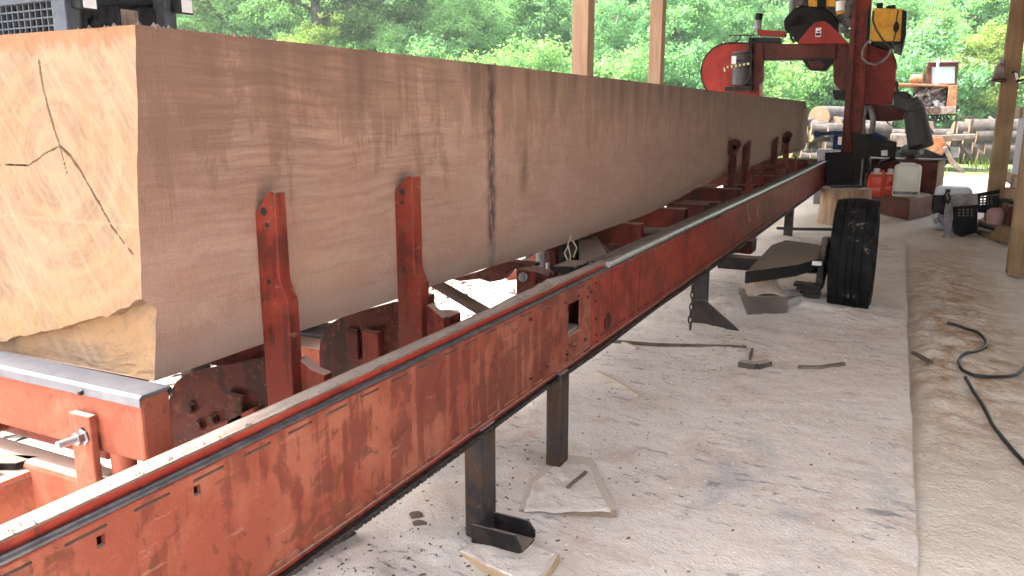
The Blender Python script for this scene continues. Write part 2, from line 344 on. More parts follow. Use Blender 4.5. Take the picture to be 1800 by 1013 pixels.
# ------------------------------------------------------------------ mesh builder
class MB:
    def __init__(s): s.v = []; s.f = []
    def add(s, vs, fs):
        o = len(s.v); s.v += [tuple(x) for x in vs]; s.f += [tuple(i+o for i in f) for f in fs]; return s
    def box(s, x0, x1, y0, y1, z0, z1):
        return s.add([(x0,y0,z0),(x1,y0,z0),(x1,y1,z0),(x0,y1,z0),(x0,y0,z1),(x1,y0,z1),(x1,y1,z1),(x0,y1,z1)],
            [(3,2,1,0),(4,5,6,7),(0,1,5,4),(1,2,6,5),(2,3,7,6),(3,0,4,7)])
    def bar(s, p, q, a, b, up=(0,0,1)):
        p = Vector(p); q = Vector(q); d = (q-p).normalized(); up = Vector(up)
        if abs(d.dot(up)) > .95: up = Vector((1,0,0))
        e = d.cross(up).normalized(); u = e.cross(d).normalized()
        vs = []
        for c in (p, q):
            for i, j in ((-1,-1),(1,-1),(1,1),(-1,1)): vs.append(c+e*(a/2*i)+u*(b/2*j))
        return s.add(vs, [(3,2,1,0),(4,5,6,7),(0,1,5,4),(1,2,6,5),(2,3,7,6),(3,0,4,7)])
    def prism(s, poly, axis, lo, hi):
        def mk(a, b, t): return (t,a,b) if axis == 'x' else (a,t,b) if axis == 'y' else (a,b,t)
        n = len(poly); vs = [mk(a,b,lo) for a,b in poly]+[mk(a,b,hi) for a,b in poly]
        fs = [tuple(range(n))[::-1], tuple(range(n,2*n))]+[(i,(i+1)%n,n+(i+1)%n,n+i) for i in range(n)]
        return s.add(vs, fs)
    def tube(s, pts, r, n=8, cap=True):
        pts = [Vector(p) for p in pts]; rs = r if isinstance(r, (list, tuple)) else [r]*len(pts)
        vs = []; fs = []; prev = None
        for i, p in enumerate(pts):
            d = (pts[min(i+1,len(pts)-1)]-pts[max(i-1,0)]).normalized()
            if prev is None:
                prev = d.orthogonal().normalized()
            e = (prev-d*prev.dot(d)).normalized(); u = d.cross(e); prev = e
            for k in range(n):
                a = 2*math.pi*k/n; vs.append(p+(e*math.cos(a)+u*math.sin(a))*rs[i])
        for i in range(len(pts)-1):
            for k in range(n): fs.append((i*n+k, i*n+(k+1)%n, (i+1)*n+(k+1)%n, (i+1)*n+k))
        if cap: fs += [tuple(range(n))[::-1], tuple(range((len(pts)-1)*n, len(pts)*n))]
        return s.add(vs, fs)
    def cyl(s, p, q, r, n=16): return s.tube([p, q], r, n)
    def lathe(s, c, axis, prof, n=32):
        # prof: (t along axis, radius)
        ax = Vector(axis).normalized(); e = ax.orthogonal().normalized(); u = ax.cross(e); c = Vector(c); vs = []; fs = []
        for t, r in prof:
            for k in range(n):
                a = 2*math.pi*k/n; vs.append(c+ax*t+(e*math.cos(a)+u*math.sin(a))*r)
        m = len(prof)
        for i in range(m-1):
            for k in range(n): fs.append((i*n+k, i*n+(k+1)%n, (i+1)*n+(k+1)%n, (i+1)*n+k))
        fs += [tuple(range(n))[::-1], tuple(range((m-1)*n, m*n))]
        return s.add(vs, fs)
    def build(s, name, mat, parent=None, bevel=0, smooth=False, seg=2, origin=None):
        L = Vector((0,0,0))
        if parent is not None: L = wloc(parent)
        elif origin is not None: L = Vector(origin)
        me = bpy.data.meshes.new(name); me.from_pydata([Vector(p)-L for p in s.v], [], s.f); me.update()
        me.materials.append(M[mat] if isinstance(mat, str) else mat)
        o = bpy.data.objects.new(name, me); COL.objects.link(o)
        if parent is not None: o.parent = parent
        elif origin is not None: o.location = L
        if smooth:
            for p in me.polygons: p.use_smooth = True
            try: me.set_sharp_from_angle(angle=R(38))
            except Exception: pass
        if bevel:
            b = o.modifiers.new('bevel', 'BEVEL'); b.width = bevel; b.segments = seg; b.limit_method = 'ANGLE'; b.angle_limit = R(40)
        return o
WL = {}
def wloc(o):
    L = Vector(o.location)
    return L+wloc(o.parent) if o.parent else L
def tag(o, label, cat, group=None):
    o['label'] = label; o['category'] = cat
    if group: o['group'] = group
    return o
def struct(o): o['kind'] = 'structure'; return o
def stuff(o): o['kind'] = 'stuff'; return o
def thing(name, loc, label, cat, group=None):
    o = bpy.data.objects.new(name, None); COL.objects.link(o); o.location = loc; o.empty_display_size = .1
    return tag(o, label, cat, group)
def arrmesh(name, verts, faces_n, mat, tone=None):
    """numpy verts (n*k,3) as separate polygons of k corners"""
    me = bpy.data.meshes.new(name); nv = len(verts); nf = nv//faces_n
    me.vertices.add(nv); me.vertices.foreach_set('co', np.asarray(verts, dtype=np.float32).ravel())
    me.loops.add(nv); me.loops.foreach_set('vertex_index', np.arange(nv, dtype=np.int32))
    me.polygons.add(nf); me.polygons.foreach_set('loop_start', np.arange(0, nv, faces_n, dtype=np.int32))
    try: me.polygons.foreach_set('loop_total', np.full(nf, faces_n, dtype=np.int32))
    except Exception: pass
    me.update(calc_edges=True)
    if tone is not None:
        a = me.attributes.new('tone', 'FLOAT', 'POINT'); a.data.foreach_set('value', np.repeat(tone, faces_n).astype(np.float32))
    me.materials.append(M[mat]); return me
def child(name, me, parent, loc=(0,0,0)):
    o = bpy.data.objects.new(name, me); COL.objects.link(o); o.parent = parent; o.location = loc; return o
def fbm(x, y, sc, oc=4, seed=0):
    return mnoise.fractal(Vector((x*sc+seed*17.3, y*sc-seed*5.1, seed*3.7)), 1.0, 2.0, oc)
def gridmesh(name, xs, ys, hf, mat):
    vs = [(x, y, hf(x, y)) for y in ys for x in xs]; n = len(xs)
    fs = [(j*n+i, j*n+i+1, (j+1)*n+i+1, (j+1)*n+i) for j in range(len(ys)-1) for i in range(n-1)]
    me = bpy.data.meshes.new(name); me.from_pydata(vs, [], fs); me.update()
    me.polygons.foreach_set('use_smooth', [True]*len(fs))
    me.materials.append(M[mat]); o = bpy.data.objects.new(name, me); COL.objects.link(o); return o
def sstep(a, b, x):
    t = max(0, min(1, (x-a)/(b-a))); return t*t*(3-2*t)
def frange(a, b, st):
    n = max(1, int(round((b-a)/st))); return [a+(b-a)*i/n for i in range(n)]

# ================================================================== ground and slab
def slab_edge(y): return .150-.0155*y
MOUNDS = [(-.97, 5.12, .17, .06), (-.45, 5.22, .16, .05), (-.70, 5.38, .25, .09), (-.27, 5.15, .20, .03), (-.20, 5.40, .22, .03), (-.35, 5.6, .25, .03),
          (-1.10, 1.75, .12, .045), (-1.13, 1.50, .13, .05), (-1.02, 2.05, .16, .02), (-1.12, 2.30, .13, .04), (-.93, 2.52, .12, .022), (-.88, 4.62, .16, .03), (-1.1, 4.45, .14, .03), (-1.05, 8.3, .2, .05), (-1.28, 2.9, .18, .02), (-.85, 4.2, .2, .02), (-1.22, 2.02, .12, .035)]
def slab_h(x, y):
    h = .004+.008*fbm(x, y, 1.3, 4, 1)+.0055*fbm(x, y, 7, 4, 2)+.0022*fbm(x, y, 30, 3, 3)
    for mx, my, r, a in MOUNDS:
        d = (x-mx)**2+(y-my)**2
        if d < 9*r*r: h += a*math.exp(-d/(r*r))*(1+.35*fbm(x, y, 8, 3, 4))
    e = slab_edge(y)+.008*fbm(x, y, 4, 3, 5)
    if x > e-.03: h -= .006*sstep(e-.03, e, x)
    return h
def ground_h(x, y):
    z = -.075+.012*fbm(x, y, .9, 4, 6)
    if -1 < x < 3 and 0 < y < 13:
        z += .006*fbm(x, y, 7, 3, 7)
        e = slab_edge(y); b = sstep(e-.02, e+.10, x)*sstep(e+.62+.1*fbm(x, y, 1, 2, 8), e+.22, x)*sstep(1.9, 3.0, y)*sstep(8.9, 6.5, y)
        # a churned ridge of sawdust along the slab
        z += b*(.026+.042*abs(fbm(x*1.3, y*2.4, 2.6, 6, 9))+.013*fbm(x, y, 12, 4, 10))*sstep(2.2, 4.2, y)
        z += .062*sstep(3.6, 2.0, y)*sstep(1.3, .1, x)
        z += .012*sstep(.5, 1.0, x)*fbm(x, y, 3, 3, 11)
    z += .065*sstep(8.6, 9.6, y)
    dist = math.hypot(x, y)
    if y > 20: z += .10*fbm(x, y, .25, 3, 12)*sstep(20, 26, y)
    f = x*-_sy+y*_cy
    z += 13*sstep(38, 110, f)+20*sstep(90, 300, f)
    return z
GX = [-420,-250,-150,-90,-60,-40,-30,-24]+frange(-20,-3,.6)+frange(-3,.04,.12)+frange(.04,1.3,.018)+frange(1.3,6,.15)+frange(6,20,.8)+[20,26,34,45,60,90,150,250,420]
GY = [-80,-40,-20,-10,-5,-2]+frange(-1,1.4,.2)+frange(1.4,8.2,.03)+frange(8.2,14,.09)+frange(14,30,.4)+frange(30,60,2)+[60,66,72,80,90,100,115,140,180,250,350,500,800]
ground = struct(gridmesh('ground', GX, GY, ground_h, 'yard_ground'))

# the concrete slab under the mill, buried in sawdust
xs = [-2.75]+frange(-2.7,-1.5,.06)+frange(-1.5,.16,.016); ys = [.3]+frange(.4,1.4,.05)+frange(1.4,6.2,.018)+frange(6.2,9.05,.05)+[9.05]
n = len(xs); vs = []; fs = []
for y in ys:
    for i, x in enumerate(xs):
        e = slab_edge(y)+.010*fbm(0, y, 2.2, 5, 5); X = x if i < n-1 else e
        X = min(X, e-(n-1-i)*.0008); vs.append((X, y, slab_h(X, y)))
m = len(ys)
fs = [(j*n+i, j*n+i+1, (j+1)*n+i+1, (j+1)*n+i) for j in range(m-1) for i in range(n-1)]
k = len(vs)
for j in range(m): vs.append((vs[j*n+n-1][0]+.004, ys[j], -.2))
fs += [(j*n+n-1, k+j, k+j+1, (j+1)*n+n-1) for j in range(m-1)]
k2 = len(vs)
for i in range(n): vs.append((vs[(m-1)*n+i][0], ys[-1]+.01, -.2))
fs += [((m-1)*n+i, (m-1)*n+i+1, k2+i+1, k2+i) for i in range(n-1)]
me = bpy.data.meshes.new('concrete_slab'); me.from_pydata(vs, [], fs); me.update(); me.polygons.foreach_set('use_smooth', [True]*len(fs))
me.materials.append(M['slab_dust']); slab = struct(bpy.data.objects.new('concrete_slab', me)); COL.objects.link(slab)
try: me.set_sharp_from_angle(angle=R(60))
except Exception: pass

# ================================================================== open shed (posts, roof)
shed = thing('open_shed', (-.8, 6, 0), 'open timber pole shed of square posts standing over the sawmill', 'shed')
def post(x, y, a, b, z1, mat, name='post', z0=-.05): return MB().box(x-a/2, x+a/2, y-b/2, y+b/2, z0, z1).build(name, mat, shed, .006)
post(-2.39, 6.07, .135, .14, 3.3, 'post_pale'); post(-2.36, 7.98, .125, .13, 3.3, 'post_pale')
post(.863, 7.62, .155, .17, 3.1, 'post_wood'); post(.815, 9.72, .15, .16, 3.1, 'post_wood')
post(4.9, 4.0, .15, .15, 2.7, 'post_wood')
for x, nm in ((-2.38, 'header'), (.87, 'header')): MB().box(x-.09, x+.09, 0.6, 13.6, 3.08 if x > 0 else 3.3, 3.28 if x > 0 else 3.5).build(nm, 'post_wood', shed)
for i in range(11):
    y = .9+i*1.25; MB().bar((-4.4, y, 3.72), (5.0, y, 3.12), .045, .16).build('rafter', 'post_wood', shed)
rp = MB()
for i in range(104):                     # corrugated roof sheet, out of view, its edges placed to shade the mill
    x0 = .45+i*.125; a, b = (0, .018) if i % 2 else (.018, 0)
    rp.add([(-4.5, x0, 3.83+a), (5.2, x0, 3.20+a), (5.2, x0+.125, 3.20+b), (-4.5, x0+.125, 3.83+b)], [(0,1,2,3)])
rp.build('roof_sheet', 'roof_metal', shed)
for i in range(9):  # unseen right-hand wall, added to block side light and darken the interior
    z0 = .05+i*.34; MB().box(5.02+.008*(i % 2), 5.05+.008*(i % 2), 1.2, 13.4, z0, z0+.335).build('shade_wall_board', 'post_wood', shed)
# wall rails and translucent panel beyond the right-hand posts
for z in (.58, 1.27, 2.1): MB().box(.955, .995, 7.5, 10.6, z-.055, z+.055).build('wall_rail', 'post_pale', shed)
for i in range(2):
    x0 = .965+i*.30
    MB().box(x0, x0+.29, 10.02+.01*i, 10.03+.01*i, .05, 1.30).build('wall_panel', 'panel_white', shed)

# ================================================================== the big squared timber
PITH = AY(97, 257, 1.04)
XB0, XB1, YE, YF = -1.30, -1.96, 1.05, 11.55
BRK = [AY(p, q, 1.02) for p, q in ((-140,640),(-60,618),(0,602),(40,592),(90,583),(140,568),(178,553),(190,556),(215,541),(228,540),(240,532),(256,530))]
CRK = [([AY(*p, 1.035) for p in ((48,105),(58,140),(70,180),(83,220),(97,257))], .0020),
       ([AY(*p, 1.035) for p in ((97,257),(118,277),(135,300),(165,345),(200,400),(243,450))], .0016),
       ([AY(*p, 1.035) for p in ((97,257),(75,268),(60,281),(45,292),(20,290),(-15,291))], .0011),
       ([AY(*p, 1.035) for p in ((97,257),(105,282),(112,305))], .0010)]
def brk_z(x):
    for a, b in zip(BRK[:-1], BRK[1:]):
        if a.x <= x <= b.x: return a.z+(b.z-a.z)*(x-a.x)/(b.x-a.x)
    return BRK[0].z if x < BRK[0].x else BRK[-1].z
def segd(px, pz, a, b):
    dx, dz = b.x-a.x, b.z-a.z; t = max(0, min(1, ((px-a.x)*dx+(pz-a.z)*dz)/(dx*dx+dz*dz+1e-12)))
    return math.hypot(px-a.x-t*dx, pz-a.z-t*dz), t
def end_y(x, z):
    y = 1.018+(z-.858)*.090 if z > .858 else 1.018
    y += .004*fbm(x, z, 6, 4, 20)+.0012*fbm(x*2, z, 40, 3, 21)
    bz = brk_z(x)+.006*fbm(x, 0, 22, 3, 22)
    if z < bz:
        t = sstep(-2.05, -1.45, x)
        y = 1.018+.010+.026*t*sstep(.66, .86, z)+.008*fbm(x, z, 7, 4, 23)+.003*abs(fbm(x, z*3, 18, 3, 24))
    cr = 0
    for pts, wd in CRK:
        L = len(pts)-1
        for i in range(L):
            if not (min(pts[i].x,pts[i+1].x)-.02 < x < max(pts[i].x,pts[i+1].x)+.02 and min(pts[i].z,pts[i+1].z)-.02 < z < max(pts[i].z,pts[i+1].z)+.02): continue
            d, t = segd(x, z, pts[i], pts[i+1]); d += .0007*fbm(x, z, 28, 3, 25)
            ww = wd*(1.0-.55*((i+t)/L))
            cr = max(cr, 1-sstep(ww*.45, ww*1.15, d))
    return y+.012*cr, cr
def bot_z(y, x=0):
    # sawn underside, then bark-rounded wane towards the far end
    z = .692-.012*sstep(2, 3.4, y)+.008*fbm(y, 3, .9, 3, 26)
    z += .085*sstep(4.2, 6.6, y)+.03*sstep(7, 9, y)+.010*fbm(y, 9, 3.5, 4, 27)*sstep(3.5, 6, y)
    return z
def top_z(y): return 1.370+.012*(y-1)/1.6 if y < 2.6 else 1.382+.045*(y-2.6)/9
st = .0040
gx = [XB1+(XB0-XB1)*i/264 for i in range(265)]; gz = [.694+(1.370-.694)*i/288 for i in range(289)]
vs = []; cr = []; fs = []; mi = []
for z in gz:
    for x in gx:
        zz = z if z > .70 else bot_z(1.03)
        y, cc = end_y(x, z); vs.append((x, y, z)); cr.append(cc)
nx = len(gx); nz = len(gz)
for j in range(nz-1):
    for i in range(nx-1): fs.append((j*nx+i, j*nx+i+1, (j+1)*nx+i+1, (j+1)*nx+i)); mi.append(1)
# long faces: rings of points along the length, starting from the end-face border
yy = frange(1.10, 6, .05)+frange(6, YF, .12)+[YF]
nzs = 24
def ring(y):
    b, t = bot_z(y), top_z(y); far = sstep(11.2, 11.55, y)
    xr = XB0-.004-.012*far+.0; r = []
    for k in range(nzs+1):
        f = k/nzs; z = b+(t-b)*f
        # bark-rounded lower corner beyond the middle
        wane = max(0, 1-(z-b)/.05)*.028*sstep(3.6, 6.5, y)
        r.append((XB0-wane+.0015*fbm(y, z, 2, 3, 28)-.05*far*max(0, (f-.86)/.14)**2, y, z-.06*far*max(0, (f-.86)/.14)))
    r.append((XB1, y, t-.06*far)); r.append((XB1, y, b)); return r
start = len(vs)
# border ring made of end-face points sampled at the same fractions
bord = []
for k in range(nzs+1):
    j = round(k/nzs*(nz-1)); bord.append(j*nx+nx-1)
bord.append((nz-1)*nx); bord.append(0)
rings = [bord]
for y in yy:
    rr = ring(y); base = len(vs); vs += rr; cr += [0]*len(rr); rings.append(list(range(base, base+len(rr))))
K = nzs+3
for a, b in zip(rings[:-1], rings[1:]):
    for k in range(K):
        k2 = (k+1) % K; fs.append((a[k], b[k], b[k2], a[k2])); mi.append(0)
fs.append(tuple(rings[-1])); mi.append(0)
# fill the slivers of the end-face edge between sampled points with the sampled ring (they share the same plane within a millimetre)
bo = Vector((-1.63, 1.03, .69))
me = bpy.data.meshes.new('squared_timber'); me.from_pydata([Vector(p)-0*bo for p in vs], [], fs); me.update()
me.materials.append(M['beam_side']); me.materials.append(M['beam_end']); me.polygons.foreach_set('material_index', mi)
a = me.attributes.new('crack', 'FLOAT', 'POINT'); a.data.foreach_set('value', cr)
tim = bpy.data.objects.new('squared_timber', me); COL.objects.link(tim)
tag(tim, 'huge squared hardwood beam with cracked pale end grain lying on the red sawmill bed', 'timber beam')
# sawdust crumbs along its upper edge
mb = MB()
for i in range(420):
    y = 1.08+(random.random()**1.7)*9.5; x = XB0-.004-random.random()**2*.25; r = .002+.006*random.random()**3
    z = top_z(y)+r*.4
    mb.add([(x-r*1.6,y-r,z-r), (x+r*1.5,y-r*.8,z-r), (x+r,y+r*1.4,z-r), (x-r,y+r,z-r), (x+random.uniform(-r,r),y,z+r)], [(0,1,4),(1,2,4),(2,3,4),(3,0,4)])
o = stuff(mb.build('sawdust_crumbs', 'mud_dust')); tag(o, 'crumbs of sawdust lying along the top edge of the big beam', 'sawdust')

# ================================================================== sawmill bed
bed = thing('sawmill_bed', (-1.03, 1.2, 0), 'long red steel sawmill bed with rail, bunks and wheel under the beam', 'sawmill bed')
XW = -1.0                                   # outer face of the rail web
ZB, ZT = .372, .634                         # web bottom, top
def plate(y0, y1, z0, z1, holes, x0, x1):
    ysn = sorted({y0, y1, *[h[0] for h in holes], *[h[1] for h in holes]}); zsn = sorted({z0, z1, *[h[2] for h in holes], *[h[3] for h in holes]})
    mb = MB(); solid = {}
    for i in range(len(ysn)-1):
        for j in range(len(zsn)-1):
            ym, zm = (ysn[i]+ysn[i+1])/2, (zsn[j]+zsn[j+1])/2
            solid[i,j] = not any(h[0] < ym < h[1] and h[2] < zm < h[3] for h in holes)
    for (i,j), on in solid.items():
        if not on: continue
        a,b,c,d = ysn[i],ysn[i+1],zsn[j],zsn[j+1]
        mb.add([(x1,a,c),(x1,b,c),(x1,b,d),(x1,a,d)], [(0,1,2,3)]); mb.add([(x0,a,c),(x0,b,c),(x0,b,d),(x0,a,d)], [(3,2,1,0)])
        for di,dj,(p,q) in ((-1,0,((a,c),(a,d))),(1,0,((b,d),(b,c))),(0,-1,((b,c),(a,c))),(0,1,((a,d),(b,d)))):
            if not solid.get((i+di,j+dj), False):
                mb.add([(x1,*p),(x1,*q),(x0,*q),(x0,*p)], [(0,1,2,3)])
    return mb
def hole(px0, py0, px1, py1):
    a = AX(px0, py0, XW); b = AX(px1, py1, XW); return (a.y, b.y, min(a.z,b.z), max(a.z,b.z))
YJ = AX(1040, 540, XW).y
h1 = hole(169, 944, 186, 957); h2 = hole(340, 857, 354, 867)
h1 = (h1[0], h1[1], AX(178,951,XW).z-.009, AX(178,951,XW).z+.009); h2 = (h2[0], h2[1], AX(347,862,XW).z-.009, AX(347,862,XW).z+.009)
h3 = (AX(999,560,XW).y, AX(1021,560,XW).y, AX(1010,586,XW).z, AX(1010,530,XW).z)
def slots(y0, y1, per, ln, za, zb):
    r = []; y = y0
    while y < y1-ln: r.append((y, y+ln, za, zb)); y += per
    return r
plate(.30, YJ-.004, ZB, ZT, [h1, h2, h3]+slots(.40, YJ-.06, .112, .066, .6205, .6255), XW-.009, XW).build('rail_web', 'rail_orange', bed)
plate(YJ+.004, 12.9, ZB, ZT, slots(YJ+.05, 9.5, .085, .055, .6225, .6270), XW-.009, XW).build('rail_web', 'rail_red', bed)
# pocket seen through the window of the web: inner liner and a pale roller
MB().box(XW-.075, XW-.07, .30, 12.9, ZB+.004, .655).build('inner_web', 'dark_shaded_red', bed)
c3 = Vector((XW-.04, (h3[0]+h3[1])/2, (h3[2]+h3[3])/2))
MB().lathe(c3-Vector((.016,.01,-.005)), (1,0,0), [(0,.008),(0,.030),(.006,.034),(.022,.034),(.026,.028),(.028,.012)], 24).build('guide_roller', 'dull_steel', bed, smooth=True)
MB().box(XW-.069, XW-.011, h3[0]-.02, h3[1]+.02, ZB+.004, h3[2]+.012).build('trapped_sawdust', 'mud_dust', bed)
# top cap, red fascia above the rod, guide rod
MB().box(-1.042, -1.004, .28, YJ+.15, .6675, .671).build('top_flange', 'mud_dust', bed, .002)
MB().box(-1.062, -1.018, YJ+.151, 12.9, .658, .668).build('top_flange', 'black_steel', bed, .002)
MB().box(-1.010, -1.003, .28, YJ+.15, .636, .667).build('rail_fascia', 'rail_red', bed)
MB().tube([(-.997, .28, .6475), (-.997, YJ+.15, .6475)], .0068, 10).build('guide_rod', 'rod_steel', bed, smooth=True)
mb = MB().tube([(-.999, YJ+.15, .6600), (-.999, 12.9, .6600)], .0135, 14); mb.build('guide_rod', 'bare_steel', bed, smooth=True)
# bent tabs that hold the web: slots between them stay open, darkened by a near-black strip
tabm = None
def tabs(y0, y1, z0, z1, period, ln, mat):
    me = None; y = y0
    while y < y1:
        if me is None:
            o = MB().box(XW-.008, XW+.0025, y, y+ln, z0, z1).build('rail_tab', mat, bed); me = o.data; yb = y
        else:
            o = bpy.data.objects.new('rail_tab', me); COL.objects.link(o); o.parent = bed; o.location = (0, y-yb, 0)
        y += period*random.uniform(.96, 1.04)
MB().box(XW-.009, XW, .3, 12.9, ZT+.0005, .6365).build('web_top_weld', 'rail_red', bed)
MB().box(XW-.0295, XW-.022, .3, 12.9, .60, .655).build('slot_shade_strip', 'void_shade', bed)  # near-black strip added as the shade behind the open slots
# lower lip with welded tabs
MB().box(XW-.012, XW+.006, .30, 12.9, ZB-.008, ZB-.0005).build('lower_lip', 'rail_red', bed)
tabs(.80, YJ-.05, ZB+.0, ZB+.012, .105, .06, 'rail_orange'); 
y = YJ+.1; me = None
while y < 8:
    if me is None: o = MB().box(XW+.0002, XW+.003, y, y+.07, ZB+.022, ZB+.027).build('weld_strip', 'dark_shaded_red', bed); me = o.data; yb = y
    else: o = bpy.data.objects.new('weld_strip', me); COL.objects.link(o); o.parent = bed; o.location = (0, y-yb, 0)
    y += .115
# drive chain under the lip
mb = MB(); y = .5; k = 0
while y < 4.3:
    xx = -.992; z = .352-.0025*math.sin(y*5)
    for sx in (-.008, .008):
        off = .0015 if k % 2 else -.0015
        L = .0185/2
        poly = [(y-L, z-.006), (y-L*.3, z-.0045), (y+L*.3, z-.0045), (y+L, z-.006), (y+L*1.15, z), (y+L, z+.006), (y+L*.3, z+.0045), (y-L*.3, z+.0045), (y-L, z+.006), (y-L*1.15, z)]
        mb.prism(poly, 'x', xx+sx+off-.001, xx+sx+off+.001)
    mb.cyl((xx-.012, y+L*.8, z), (xx+.012, y+L*.8, z), .0042, 7)
    y += .0159; k += 1
stuff(mb.build('drive_chain', 'chain_steel', bed))
MB().box(-1.003, -.983, 4.3, 12.4, .345, .358).build('drive_chain_far_run', 'chain_steel', bed)
MB().box(-1.012, -.978, .30, 12.6, .3592, .3635).build('chain_guide', 'chain_steel', bed)
# bolts, rivets and discs on the web
def bolt(px, py, r=.008, h=.006, mat='dark_shaded_red', n=8):
    p = AX(px, py, XW); MB().lathe(p, (1,0,0), [(0,r),(h*.6,r*.95),(h,r*.6)], n).build('bolt', mat, bed)
for px, py in ((993,531),(1017,519),(965,541),(932,561),(1001,605),(996,622),(962,642),(932,665),(1029,597),(1033,522),(1048,497),(1046,529),(1047,560),(1047,588),(1049,600),(1035,505),(1010,607)): bolt(px, py, .0075)
for px, py in ((1028,596),(1038,512)): bolt(px, py, .010)
p = AX(1067, 565, XW); MB().lathe(p, (1,0,0), [(0,.036),(.003,.036),(.005,.031),(.0035,.028),(.0035,.002)], 28).build('cover_disc', 'dark_shaded_red', bed, smooth=True)
MB().box(XW-.010, XW-.006, YJ-.006, YJ+.006, ZB, ZT).build('joint_gap', 'void_shade', bed)
# faded chalk letters on the far web
def stroke(pts, wd=.012):
    mb = MB()
    for a, b in zip(pts[:-1], pts[1:]): mb.bar(a+Vector((.0012,0,0)), b+Vector((.0012,0,0)), .0015, wd)
    return mb
for L in ([(1318,390),(1314,372),(1313,360),(1322,357)],[(1314,372),(1322,369)],[(1334,360),(1330,372),(1333,381),(1342,373),(1346,370)],[(1349,352),(1345,364),(1350,368)]):
    pts = [AX(*p, XW) for p in L]
    mb = MB()
    for a, b in zip(pts[:-1], pts[1:]): mb.bar(a+Vector((.0006,0,0)), b+Vector((.0006,0,0)), .0012, .013, (0,1,0))
    mb.build('chalk_mark', 'chalk', bed)
# lumpy sawdust on the top flange
gx2 = [-1.046+i*.0046 for i in range(10)]; ys2 = frange(.30, YJ+.16, .012)+[YJ+.16]
def dusth(x, y):
    e = min(x+1.046, -1.0045-x)/.02; e = max(0, min(1, e)); lump = .0035+.004*max(0, fbm(x, y, 11, 3, 30))+.0025*fbm(x, y, 60, 2, 31)
    big = .014*math.exp(-((y-2.33)/.13)**2)+.008*math.exp(-((y-2.05)/.1)**2)+.006*max(0, fbm(0, y, 2.0, 3, 32))*sstep(1.5, 2.2, y)*sstep(5, 2.5, y)
    return .6705+(lump+big)*math.sqrt(e)-.003*(1-e)
o = gridmesh('sawdust_crust', gx2, ys2, dusth, 'mud_dust'); o.parent = bed; o.location = -Vector(bed.location); stuff(o)
mb = MB()
for i in range(520):
    y = .35+(YJ-.25)*random.random(); x = -1.003-abs(random.gauss(0, .006)); r = .0006+.0019*random.random()**2; z = .672+random.uniform(-.002, .004)
    if random.random() < .3: x = -1.042+random.random()*.036; z = dusth(x, y)
    mb.add([(x-r,y-r,z-r), (x+r,y-r*.8,z-r), (x+r*.8,y+r*1.3,z-r), (x-r,y+r,z-r), (x+random.uniform(-r,r),y,z+r)], [(0,1,4),(1,2,4),(2,3,4),(3,0,4)])
stuff(mb.build('sawdust_crumbs', 'mud_dust', bed))
def dusth2(x, y):
    e = max(0, min(1, min(x+1.078, -1.019-x)/.012)); return .666+(.005+.006*max(0, fbm(x, y, 9, 3, 33)))*math.sqrt(e)-.002*(1-e)
o = gridmesh('sawdust_crust', [-1.078+i*.0066 for i in range(10)], frange(YJ+.14, 5, .02)+frange(5, 11.4, .06), dusth2, 'dark_dust'); o.parent = bed; o.location = -Vector(bed.location); stuff(o)

# bunk (cross) rails with steel wear caps
def bunk(y0, y1, x0, x1, zb, zt, mat='coral_paint', cap=True):
    b = MB().box(x0, x1, y0, y1, zb, zt-.006).build('bunk_rail', mat, bed, .006)
    if cap:
        MB().prism([(y0-.004, zt-.022), (y0-.004, zt-.004), (y0+.002, zt+.001), (y1-.002, zt+.001), (y1+.004, zt-.004), (y1+.004, zt-.022), (y1+.001, zt-.022), (y1+.001, zt-.0055), (y0-.001, zt-.0055), (y0-.001, zt-.022)],
            'x', x0, x1+.003).build('wear_cap', 'cap_steel', b, .0015)
    return b
b0 = bunk(.945, 1.012, -2.35, -1.236, .566, .700)
p = AY(143, 690, .94); MB().lathe(p, (0,-1,0), [(0,.006),(.004,.006),(.006,.003)], 8).build('bolt', 'black_steel', b0)
bunk(1.415, 1.475, -2.35, -1.345, .58, .690, 'red_paint', False)
zc = AY(540, 608, 2.2).z; bunk(2.2, 2.32, -2.35, -1.22, zc-.11, zc, 'coral_paint', False)
MB().box(-2.3, -1.30, 2.33, 2.50, zc-.05, zc+.004).build('steel_deck', 'cap_steel', bed, .004)
bunk(3.9, 3.96, -2.3, -1.20, .56, .685, 'red_paint', False)
bunk(4.70, 4.78, -2.3, -1.18, .545, .682, 'red_paint', False)
bunk(6.05, 6.13, -2.3, -1.12, .54, .70, 'dark_shaded_red', False)
bunk(8.3, 8.38, -2.3, -1.12, .54, .72, 'dark_shaded_red', False)
bunk(10.1, 10.2, -2.3, -1.10, .56, .74, 'dark_shaded_red', False)
MB().box(-1.62, -1.10, 11.0, 11.22, .60, .70).build('end_roller_box', 'mud_dust', bed, .01)
MB().box(-1.32, -1.12, 10.4, 10.75, .55, .665).build('toe_box', 'dark_shaded_red', bed, .008)
